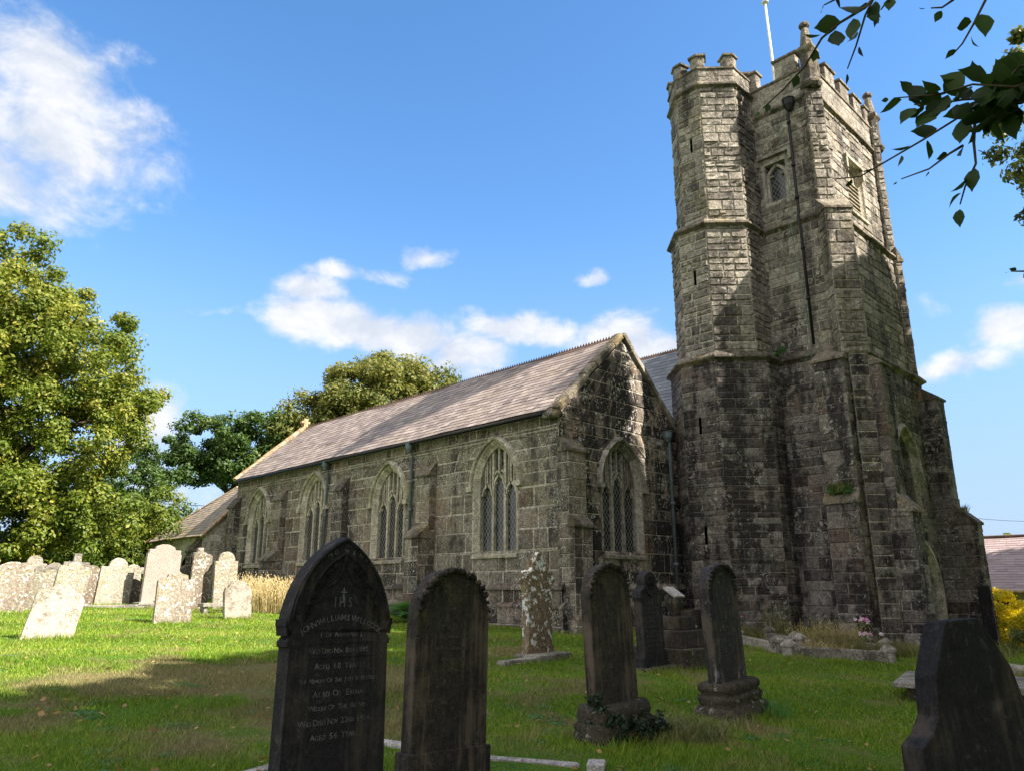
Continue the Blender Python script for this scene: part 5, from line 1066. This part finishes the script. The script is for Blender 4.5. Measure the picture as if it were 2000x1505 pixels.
def ropestone(label, x, y, w, h, th, mt, roll, pitch, z=None, yaw=0, top=.5, lines=0):
    out = o_gothic(w, h, .58) if top == 'p' else o_round(w, h)
    out = [(w / 2 + .0, 0)] + [(w / 2, h * .2)] + out[1:-1] + [(-w / 2, h * .2), (-w / 2, 0)]
    o = headstone(label, x, y, out, th, mt, roll, pitch, yaw, wear=.0, sink=.1, z=z, bevel=.008); fy = -th / 2
    edge = [p for p in out if p[1] > h * .3]; mb = MB()
    mid = [(a * .98, b * .995) for a, b in edge]; P = []
    for i in range(len(mid) - 1):
        a, b = Vector(mid[i]), Vector(mid[i + 1]); k = max(1, int((b - a).length / .032))
        for q in range(k): P.append(a.lerp(b, q / k))
    for i, p in enumerate(P):    # rope twist of short slanted lobes
        d = (P[min(i + 1, len(P) - 1)] - P[max(i - 1, 0)]).normalized(); nn = Vector((-d.y, d.x)); a = p + d * .014 + nn * .02; b = p - d * .014 - nn * .02
        if p.y > h - w * .28: s_ = 1.6
        else: s_ = 1.0
        mb.tube([(a.x, fy - .0, a.y), (p.x, fy - .016 * s_, p.y), (b.x, fy + .0, b.y)], [.008, .015 * s_, .008], 6, random.random())
        mb.tube([(a.x, fy + .03, a.y), (p.x * 1.0, fy + .03, p.y), (b.x, fy + .03, b.y)], [.006, .012 * s_, .006], 5, random.random()) if i % 2 == 0 else None
    rx_ = random.Random(int(x * 10))
    for i in range(26):   # carved foliage round the head
        a = 90 + rx_.uniform(-62, 62); q = w / 2 - .015 + rx_.uniform(-.02, .02); c = Vector((q * math.cos(R(a)), 0)); zc = h - w / 2 + q * math.sin(R(a)) * (1.0 if top != 'p' else 1.12)
        mb.tube([(c.x - .02, fy - .004, zc), (c.x, fy - .022, zc + .006), (c.x + .02, fy - .004, zc + rx_.uniform(-.02, .02))], [.006, .017, .006], 6, rx_.random())
    mb.build('rope_border', M[mt], o, smooth=True); mb = MB()
    inn = [(a * .82, b - (h * .045 if b > h * .3 else 0)) for a, b in edge]; tube_path(mb, inn, fy - .002, .006, 0, 6); mb.build('inner_moulding', M[mt], o, smooth=True)
    if lines:
        mb = MB()
        words = ['LIZZIE', 'WHO DIED', 'AGED', 'ALSO', 'WHO DIED', '1888']
        for k in range(lines):
            z_ = h * .74 - k * .075; rj = random.Random(k + int(x)); u = -.16 if k % 3 else -.11
            while u < .15: ww = rj.uniform(.015, .04); mb.obox((u, fy - .0015, z_), (ww * .8, 0, 0), (0, .002, 0), (0, 0, rj.uniform(.012, .022))); u += ww + .008
        mb.build('worn_inscription', M['letterdim'], o)
    return o
g2 = ropestone('dark round-headed slate headstone with a rope-carved border, second from the viewer', 3.56, 4.33, .66, 1.53, .12, 'slatebrown', 2.0, 1, lines=5)
mb = MB(); mb.box(-.36, .36, -.08, .08, -.25, .34); o = mb.build('stepped_foot', M['slatebrown'], g2, bevel=.01)
# G3 with ivy base
def base_moulded(label_parent, prof, mt, seg=4, sx_=1.0, sy_=.55):
    mb = MB(); ring = []
    for hw, z in prof: ring.append([(hw * sx_ * a, hw * sy_ * b, z) for a, b in ((1, .8), (.85, 1), (-.85, 1), (-1, .8), (-1, -.8), (-.85, -1), (.85, -1), (1, -.8))])
    vs = [p for r_ in ring for p in r_]; n = 8
    mb.idx(vs, [(i * n + k, i * n + (k + 1) % n, (i + 1) * n + (k + 1) % n, (i + 1) * n + k) for i in range(len(prof) - 1) for k in range(n)] + [tuple((len(prof) - 1) * n + k for k in range(n))], .5)
    return mb.build('base', M[mt], label_parent, smooth=True)
g3 = ropestone('slim dark headstone with a pointed rope-carved head and ivy over its moulded base', 6.12, 4.87, .64, 1.6, .12, 'slatebrown', -2.6, 1, z=gz(6.1, 4.9) + .02, top='r')
base_moulded(g3, [(.42, -.2), (.42, .02), (.39, .1), (.4, .14), (.35, .17), (.37, .22), (.35, .28), (.33, .31)], 'mossbase')
r_ = np.random.default_rng(3); C = np.array([(5.8 + r_.random() * .75, 4.56 + r_.random() * .12, gz(6, 4.6) + r_.random() ** 1.5 * .26) for _ in range(60)] + [(5.76 + .04 * r_.random(), 4.62 + r_.random() * .3, gz(6, 4.6) + r_.random() * .45) for _ in range(25)])
V, F, t = leaves(C, .055, 3200, .017, seed=8, up=.1, tw=.8); ivy = np_mesh('ivy', V, F, M['ivy'], t, None, (6.1, 4.7, gz(6, 4.7))); tag(ivy, 'dark ivy creeping over the moulded base of the slim headstone', 'ivy')
blades_clump('grass_tuft', 'dry tangled grass heap right of the ivy-covered base', 'grass tuft', (6.85, 4.6), .42, 900, .2, 'weed', 12, 1.6, .004)
# G6
g6 = ropestone('dark slender headstone with a rope-carved border on a mossy round-moulded base', 8.22, 4.85, .62, 1.62, .14, 'slatefoot', -4.0, 1, z=gz(8.1, 4.9) + .06, top='r', lines=10)
base_moulded(g6, [(.47, -.25), (.45, .0), (.41, .07), (.35, .1), (.38, .15), (.37, .19), (.32, .21), (.36, .25), (.36, .3), (.31, .33)], 'mossbase', sy_=.62)
M['smear'] = stone('lime_smeared_slate', [(.1, .095, .09), (.2, .19, .18), (.32, .31, .3)], stain=.75, lichen=.6, moss=.2, sc=3, bump=.008)
blades_clump('grass_tuft', 'green grass tuft at the mossy base of the slender headstone', 'grass tuft', (8.6, 4.55), .2, 260, .2, 'fern', 13, .8, .005)
# G4
g4 = headstone('lichen-blotched brown headstone with a crumbling pointed head, standing on a pale kerb', 9.76, 9.41, mirror([(.33, 0), (.34, .2), (.29, .25), (.3, .9), (.32, 1.22), (.37, 1.3), (.36, 1.42), (.29, 1.46), (.25, 1.42), (.2, 1.5), (.17, 1.62), (.09, 1.66), (.06, 1.74), (0, 1.78)]), .16, 'lichstone', 2, 2, 0, .012, sink=.1, bevel=.02)
mb = MB(); mb.box(-.45, .5, -.28, .26, -.15, .1, .5); mb.box(-1.3, -.45, -.22, -.04, -.15, .07, .7); o = mb.build('grave_kerb', M['kerb'], None, bevel=.03); tag(o, 'pale mossy kerb stone under the lichen-blotched headstone', 'kerb'); orient(o, (9.76, 9.3, gz(9.7, 9.3)), 8)
# G5
g5 = headstone('small dark headstone with a round pierced head above curved shoulders', 10.46, 7.54, mirror([(.33, 0), (.31, .2), (.27, .25), (.27, 1.06), (.3, 1.12), (.28, 1.22), (.2, 1.27)] + arc(0, 1.36, .17, -15, 90, 7)), .17, 'slate', -1, 1, 0, .003, sink=.05, bevel=.015)
mb = MB(); c = [(.1 * math.cos(R(a)), 1.36 + .1 * math.sin(R(a))) for a in range(0, 361, 24)]; tube_path(mb, c, -.09, .013, 0, 6)
for a in range(0, 180, 45): mb.tube([(.09 * math.cos(R(a)), -.09, 1.36 + .09 * math.sin(R(a))), (-.09 * math.cos(R(a)), -.09, 1.36 - .09 * math.sin(R(a)))], .009, 5)
tube_path(mb, [(.15 * math.cos(R(a)), 1.27 + .13 * math.sin(R(a))) for a in range(180, 361, 20)], -.09, .014, .2, 6); mb.build('wheel_carving', M['slate'], g5, smooth=True)
mb = MB()
for k in range(11):
    rj = random.Random(k + 50); u = -.2
    while u < .18: ww = rj.uniform(.02, .045); mb.obox((u, -.087, 1.02 - k * .072), (ww * .75, 0, 0), (0, .002, 0), (0, 0, .018)); u += ww + .01
mb.build('worn_inscription', M['letterdim'], g5)
mb = MB(); mb.box(-.42, .42, -.28, .28, -.15, .06); mb.build('base', M['mossbase'], g5, bevel=.02)
# stepped monument with a slanted white tablet
sm_ = empty('stepped_monument', (11.45, 7.75, gz(11.45, 7.75)), 'dark three-stepped monument carrying a small pedestal with a slanting white tablet', 'monument')
for k, (hw, z0_, z1_) in enumerate(((.62, -.1, .3), (.42, .3, .58), (.26, .58, .8))):
    mb = MB(); zb_ = gz(11.45, 7.75); mb.box(11.45 - hw, 11.45 + hw, 7.75 - hw, 7.75 + hw, zb_ + z0_, zb_ + z1_ - .004 * k); mb.build('step', M['slatebrown' if k else 'mossbase'], sm_, bevel=.015)
mb = MB(); zb_ = gz(11.45, 7.75) + .8; c = (11.4, 7.7)
mb.lathe((c[0], c[1], zb_), [(.08, 0), (.11, .08), (.17, .22), (.16, .28), (.12, .34)], 4, .4); mb.build('pedestal', M['slatebrown'], sm_, bevel=.01)
mb = MB(); mb.obox((c[0] - .16, c[1] - .12, zb_ + .3), (.3, 0, .0), (0, .24, .16), (0, -.02, .03)); mb.build('tablet', M['whitekerb'], sm_, bevel=.004)
# small dark block by the wall behind the monument
headstone('dark low stone block against the turret foot', 17.6, 11.3, o_flatround(.75, .62, .05), .3, 'slatebrown', 0, 0)
headstone('dark narrow slab leaning on the far corner of the tower', 24.2, 6.24, mirror([(.2, 0), (.2, 1.55), (.16, 1.6), (0, 1.6)]), .3, 'slate', 0, 0, 14)

# G7: the near black stone seen from behind
out = mirror([(.48, -.05), (.46, .84), (.45, .95), (.37, .99), (.3, 1.06), (.285, 1.14), (.265, 1.22), (.12, 1.44)]) ; out = [p for p in out]
g7 = headstone('near black angular headstone with chamfered grey edges at the lower right', 4.03, 1.075, [(a * .88, b) for a, b in out], .12, 'slate', -3.5, 3, -24, wear=.0, sink=.25, z=gz(4.0, 1.1) + .06, bevel=.012)

# kerbed graves by the tower -------------------------------------
def kerb_run(label, pts, hh=.2, ww=.16, mt='kerb', posts=True, group=None, posth=.3, name='grave_kerb', postmt=None):
    root = empty(name, (pts[0][0], pts[0][1], gz(*pts[0])), label, 'kerb', group)
    for a, b in zip(pts[:-1], pts[1:]):
        mb = MB(); A, B = Vector((*a, gz(*a))), Vector((*b, gz(*b))); d = (B - A).normalized(); s_ = Vector((-d.y, d.x, 0)).normalized() * ww
        n = max(1, int((B - A).length / 1.1))
        for i in range(n):
            p = A.lerp(B, i / n); q = A.lerp(B, (i + 1) / n); v = (q - p) * .985; mb.obox(p - s_ / 2 - Vector((0, 0, .12)), v, s_, Vector((0, 0, .12 + hh)), random.random())
        mb.build('kerb_stone', M[mt], root, bevel=.03)
    if posts:
        for p in pts:
            mb = MB(); c = (p[0], p[1], gz(*p) - .1); mb.lathe(c, [(.13, 0), (.13, posth), (.17, posth + .01), (.17, posth + .06), (.05, posth + .14)], 4, .7); mb.build('corner_post', M[postmt or mt], root, bevel=.006)
    return root
kerb_run('long kerb with squat capped corner posts in front of the pink flowers', [(14.75, 7.35), (16.05, 5.95), (17.7, 6.6), (16.6, 8.0)], .22, .17, postmt='kerb')
kerb_run('kerb with corner posts below the turret, left of the flowered grave', [(16.3, 9.35), (15.35, 7.9), (17.0, 8.3), (17.9, 9.4)], .2, .16, postmt='kerb')
kerb_run('plain kerb running along the turret foot to a single white-capped post', [(16.8, 10.9), (16.2, 9.5)], .16, .14, postmt='kerb')
kerb_run('grey kerb at the right beyond the near black headstone', [(17.4, 4.65), (17.1, 4.25), (17.1, 3.2)], .16, .3, posts=False)
kerb_run('white marble kerb line crossing the foreground between the two nearest headstones', [(4.08, 5.95), (4.5, 5.0), (5.05, 4.38)], .035, .13, 'whitekerb', False)
kerb_run('short piece of white marble kerb left of the pointed-arch headstone', [(2.66, 5.55), (3.1, 5.68)], .035, .13, 'whitekerb', False)
o = headstone('short white marble block by the ivy-covered base', 5.1, 4.27, [(.1, 0), (.1, .07), (-.1, .07), (-.1, 0)], .14, 'whitekerb', 0, 0, 35, cat='kerb')
# chest tomb
ct = empty('chest_tomb', (12.6, 3.5, gz(12.6, 3.5)), 'low chest tomb with a grey slab lid, mostly hidden by the near black headstone', 'tomb')
zc = gz(12.2, 3.4)
mb = MB(); mb.obox((11.62, 4.12, zc - .3), (.35, -1.5, 0), (1.5, .35, 0), (0, 0, .52)); mb.build('chest', M['mossbase'], ct, bevel=.02)
mb = MB(); mb.obox((11.5, 4.26, zc + .22), (.39, -1.75, 0), (1.72, .4, 0), (0, 0, .07)); mb.build('lid', M['kerb'], ct, bevel=.012)
# flowers
def flowers(x, y, z, label, r_s, pot, seed, tb):
    root = empty('flower_vase', (x, y, z), label, 'flowers'); r = np.random.default_rng(seed); mb = MB()
    mb.lathe((x, y, z), pot, 14, .4); mb.build('vase', M['mossbase'], root, smooth=True)
    zt = z + pot[-1][1]; C = np.array([(x + r.normal() * r_s * .5, y + r.normal() * r_s * .5, zt + .06 + r.random() * r_s * .7) for _ in range(16)])
    V, F, t = leaves(C, .05, 900, .02, np.clip(tb + r.normal(size=16) * .35, 0, 1), seed=seed, up=.6); np_mesh('blooms', V, F, M['pink'], t, root)
    V, F, t = leaves(C - [0, 0, .05], .05, 160, .022, seed=seed + 1, up=.2); np_mesh('greenery', V, F, M['fern'], t, root)
P1 = [(.05, -.05), (.04, .02), (.03, .08), (.1, .16), (.16, .22)]; P2 = [(.08, -.05), (.1, .05), (.11, .14)]
flowers(19.0, 10.75, gz(19, 10.75) + .12, 'pink and white flowers in a dark urn at the turret foot', .17, P1, 1, .6)
flowers(18.6, 7.35, gz(18.6, 7.35) + .3, 'pink and violet flowers in a pale bowl on a stalk beside the tower buttress', .15, P1, 2, .5)
flowers(17.7, 7.0, gz(17.7, 7.0) + .08, 'light pink lilies in a round pot on the kerbed grave', .2, P2, 3, .75)
for i, (x, y, q, n, h, mt) in enumerate([(16.9, 7.2, .55, 500, .32, 'weed'), (16.1, 7.2, .5, 420, .3, 'straw'), (17.6, 6.4, .5, 380, .28, 'weed'), (18.0, 8.6, .5, 380, .45, 'weed'), (17.3, 9.9, .6, 420, .3, 'weed'), (18.7, 9.6, .3, 120, .85, 'weed'), (17.3, 7.6, .7, 340, .55, 'straw'), (20.5, 5.5, .7, 400, .35, 'weed')]):
    wh = ['among the kerbed graves', 'dry and pale at the kerb corner', 'beside the pot of lilies', 'against the tower buttress', 'at the turret foot', 'tall and thin in the turret corner', 'straw-coloured behind the kerb', 'at the right of the tower'][i]
    blades_clump('weeds', 'weeds and seeding grass ' + wh, 'weeds', (x, y), q, n, h, mt, 20 + i, .9, .006, i % 2 == 0, kind=None)

# ================================================================== HALL, WIRES
hall = empty('hall', (33, 4, gz(33, 6)), 'low hall with a pinkish slate roof beyond the churchyard at the right', 'building')
mb = MB(); zf = gz(33.5, 6) - .3; mb.face([(33.4, 16, zf), (33.4, 0, zf), (33.4, 0, 1.5), (33.4, 16, 1.5)], .4); mb.face([(33.4, 0, zf), (40, 0, zf), (40, 0, 1.5), (36.6, 0, 3.3), (33.4, 0, 1.5)], .4); mb.face([(33.4, 16, zf), (33.4, 16, 1.5), (36.6, 16, 3.3), (40, 16, 1.5), (40, 16, zf)], .4); mb.face([(40, 0, zf), (40, 16, zf), (40, 16, 1.5), (40, 0, 1.5)], .4)
mb.build('wall', M['render'], hall)
mb = MB(); e0 = Vector((32.95, -.3, 1.42)); uu = Vector((36.6 - 32.95, 0, 3.55 - 1.42)); slate_plane(mb, e0, (0, 1, 0), 16.6, uu, uu.length, .4, .19, lift=.02)
mb.face([e0, e0 + Vector((0, 16.6, 0)), e0 + uu + Vector((0, 16.6, 0)), e0 + uu], .3); e2 = Vector((40.2, -.3, 1.42)); mb.face([e2, e2 + Vector((0, 16.6, 0)), e0 + uu + Vector((0, 16.6, 0)), e0 + uu], .3); mb.build('roof', M['tilespink'], hall)
mb = MB(); mb.tube([(36.6, -.3, 3.57), (36.6, 16.3, 3.57)], .09, 8); mb.build('ridge_tiles', M['ridge'], hall)
mb = MB(); mb.tube([(32.9, -.3, 1.4), (32.9, 16.3, 1.4)], .06, 8); mb.build('gutter', M['orange'], hall)
for y0_ in (3.2, 5.4, 7.6, 9.8):
    mb = MB(); mb.box(33.34, 33.46, y0_, y0_ + 1.5, -.1, 1.15); o = mb.build('window', M['wood'], hall); mb = MB()
    for k in range(3): mb.box(33.31, 33.335, y0_ + .08 + k * .47, y0_ + .08 + k * .47 + .4, 0, 1.05)
    mb.uv = [(0, 0)] * len(mb.v); mb.build('pane', M['glass'], o)
def wire(label, p0, p1, sag, n=12, r_=.012):
    mb = MB(); p0, p1 = Vector(p0), Vector(p1); mb.tube([p0.lerp(p1, i / n) - Vector((0, 0, sag * 4 * (i / n) * (1 - i / n))) for i in range(n + 1)], r_, 5); o = mb.build('overhead_wire', M['iron'], None); tag(o, label, 'wire', 'overhead wires')
wire('thin overhead wire crossing to the hall at the right', (30.5, 12, 4.9), (60, 8, 5.8), .5)
for k, (za, zb_) in enumerate(((8.0, 7.6), (6.9, 6.6), (6.2, 6.0))): wire(['top', 'middle', 'bottom'][k] + ' of the three thin wires between the oaks and the vestry roof', (14, 60, za), (30, 50, zb_), .5, r_=.02)

# ================================================================== TURF
def blocked(x, y):
    b = (x > 13.95) & (y > 12.6); b |= (x > 19.8) & (y > 6.6); b |= (x > 18.6) & (y > 9.7); return b
N = 1000000; r = np.random.default_rng(9)
u = r.random(N); d = (5.4 ** .62 + u * (33 ** .62 - 5.4 ** .62)) ** (1 / .62)
a = R(44.2) + R(-37 + 76 * r.random(N)); x = d * np.sin(a); y = d * np.cos(a)
k = ~blocked(x, y); 
den = .55 + .45 * np.sin(x * 1.9 + 1.3 * np.sin(y * 1.1)) * np.sin(y * 2.3 + x); k &= r.random(N) < .55 + .45 * den
x, y, d = x[k], y[k], d[k]; n = len(x); h = (.02 + .032 * r.random(n)) * (1 + .3 * np.sin(x * 3 + y * 2)) * (1 + .014 * d); z = G(x, y) - .004
wv = .0029 * (d / 6) ** .9 * (.7 + .7 * r.random(n)); la = r.random(n) * 6.283; ln = h * (.2 + .9 * r.random(n)); an = r.random(n) * 6.283
P0 = np.stack([x, y, z], 1); S = np.stack([np.cos(an) * wv, np.sin(an) * wv, 0 * wv], 1); Tp = P0 + np.stack([np.cos(la) * ln, np.sin(la) * ln, h], 1)
V = np.stack([P0 - S, P0 + S, Tp], 1).reshape(-1, 3)
o = np_mesh('grass', V, np.arange(n * 3).reshape(-1, 3), M['blades'], np.clip(.42 + .27 * r.normal(size=n) + .14 * np.sin(x * .9 + y * 1.7), 0, 1)); tag(o, kind='stuff', label='short mown churchyard grass, green with worn dry patches')
# longer unmown fringe at wall and stone feet
fr = []
def fringe(x0, y0, x1, y1, n, wd): t_ = r.random(n); fr.append(np.stack([x0 + (x1 - x0) * t_ + r.normal(size=n) * wd, y0 + (y1 - y0) * t_ + r.normal(size=n) * wd], 1))
fringe(13.75, 12.5, 13.75, 31, 9000, .1); fringe(14, 12.35, 19, 12.35, 3500, .1); fringe(18.5, 11.8, 18.5, 10.8, 900, .1); fringe(18.6, 10.5, 20.2, 8.8, 1500, .15); fringe(19.4, 7.5, 20.4, 6.4, 1200, .15)
for hx, hy, hw in [(3.82, 15.78, .4), (7.05, 18.64, .42), (9.08, 19.61, .36), (10.5, 23.7, .4), (9.23, 25.4, .8), (8.1, 26.5, .6), (6.26, 24.4, .5), (4.55, 23, .5), (9.76, 9.2, .5), (10.46, 7.3, .5), (11.45, 7.2, .7), (6.1, 4.62, .5), (8.12, 4.6, .55), (2.62, 4.15, .4), (3.52, 4.25, .4), (14.7, 7.2, .4), (15.4, 6.6, .9), (15.6, 8.4, .9), (17.2, 4.0, .6), (12.2, 3.3, 1.0), (4.4, 5.2, .5)]: fringe(hx - hw, hy - .08, hx + hw, hy - .08, 420, .07)
fr = np.concatenate(fr); n = len(fr); x, y = fr[:, 0], fr[:, 1]; h = .05 + .1 * r.random(n); z = G(x, y) - .005; wv = .0035 * (.7 + .7 * r.random(n)) * (1 + .03 * np.hypot(x, y)); la = r.random(n) * 6.283; ln = h * (.2 + .6 * r.random(n)); an = r.random(n) * 6.283
P0 = np.stack([x, y, z], 1); S = np.stack([np.cos(an) * wv, np.sin(an) * wv, 0 * wv], 1); Tp = P0 + np.stack([np.cos(la) * ln, np.sin(la) * ln, h], 1)
V = np.stack([P0 - S, P0 + S, Tp], 1).reshape(-1, 3); o = np_mesh('long_grass', V, np.arange(n * 3).reshape(-1, 3), M['blades'], np.clip(.5 + .25 * r.normal(size=n), 0, 1)); tag(o, kind='stuff', label='longer unmown grass along the wall and round the stones')
# clover and plantain patches in the turf
n = 260; d = 6 + 20 * r.random(n) ** 1.2; a = R(44.2) + R(-36 + 72 * r.random(n)); x = d * np.sin(a); y = d * np.cos(a); kk = ~blocked(x, y); C = np.stack([x[kk], y[kk], G(x[kk], y[kk]) + .018], 1)
V, F, t = leaves(C, .08 + .2 * r.random(len(C)), 26000, .013, None, flat=.12, seed=77, up=1.5); o = np_mesh('clover', V, F, M['fern'], t * .6); tag(o, kind='stuff', label='low clover and plantain patches in the turf')
# fallen leaves
n = 700; d = 5.8 + 13 * r.random(n) ** 1.3; a = R(44.2) + R(-36 + 72 * r.random(n)); x = d * np.sin(a); y = d * np.cos(a); kk = ~blocked(x, y); x, y = x[kk], y[kk]; n = len(x)
c = np.stack([x, y, G(x, y) + .035], 1); an = r.random(n) * 6.283; s_ = .018 + .022 * r.random(n); A = np.stack([np.cos(an) * s_, np.sin(an) * s_, r.normal(size=n) * .008], 1); B = np.stack([-np.sin(an) * s_ * .55, np.cos(an) * s_ * .55, r.normal(size=n) * .01], 1)
V = np.stack([c - A, c + B, c + A, c - B], 1).reshape(-1, 3); o = np_mesh('fallen_leaves', V, np.arange(n * 4).reshape(-1, 4), M['dead'], r.random(n)); tag(o, kind='stuff', label='scattered fallen leaves on the lawn')
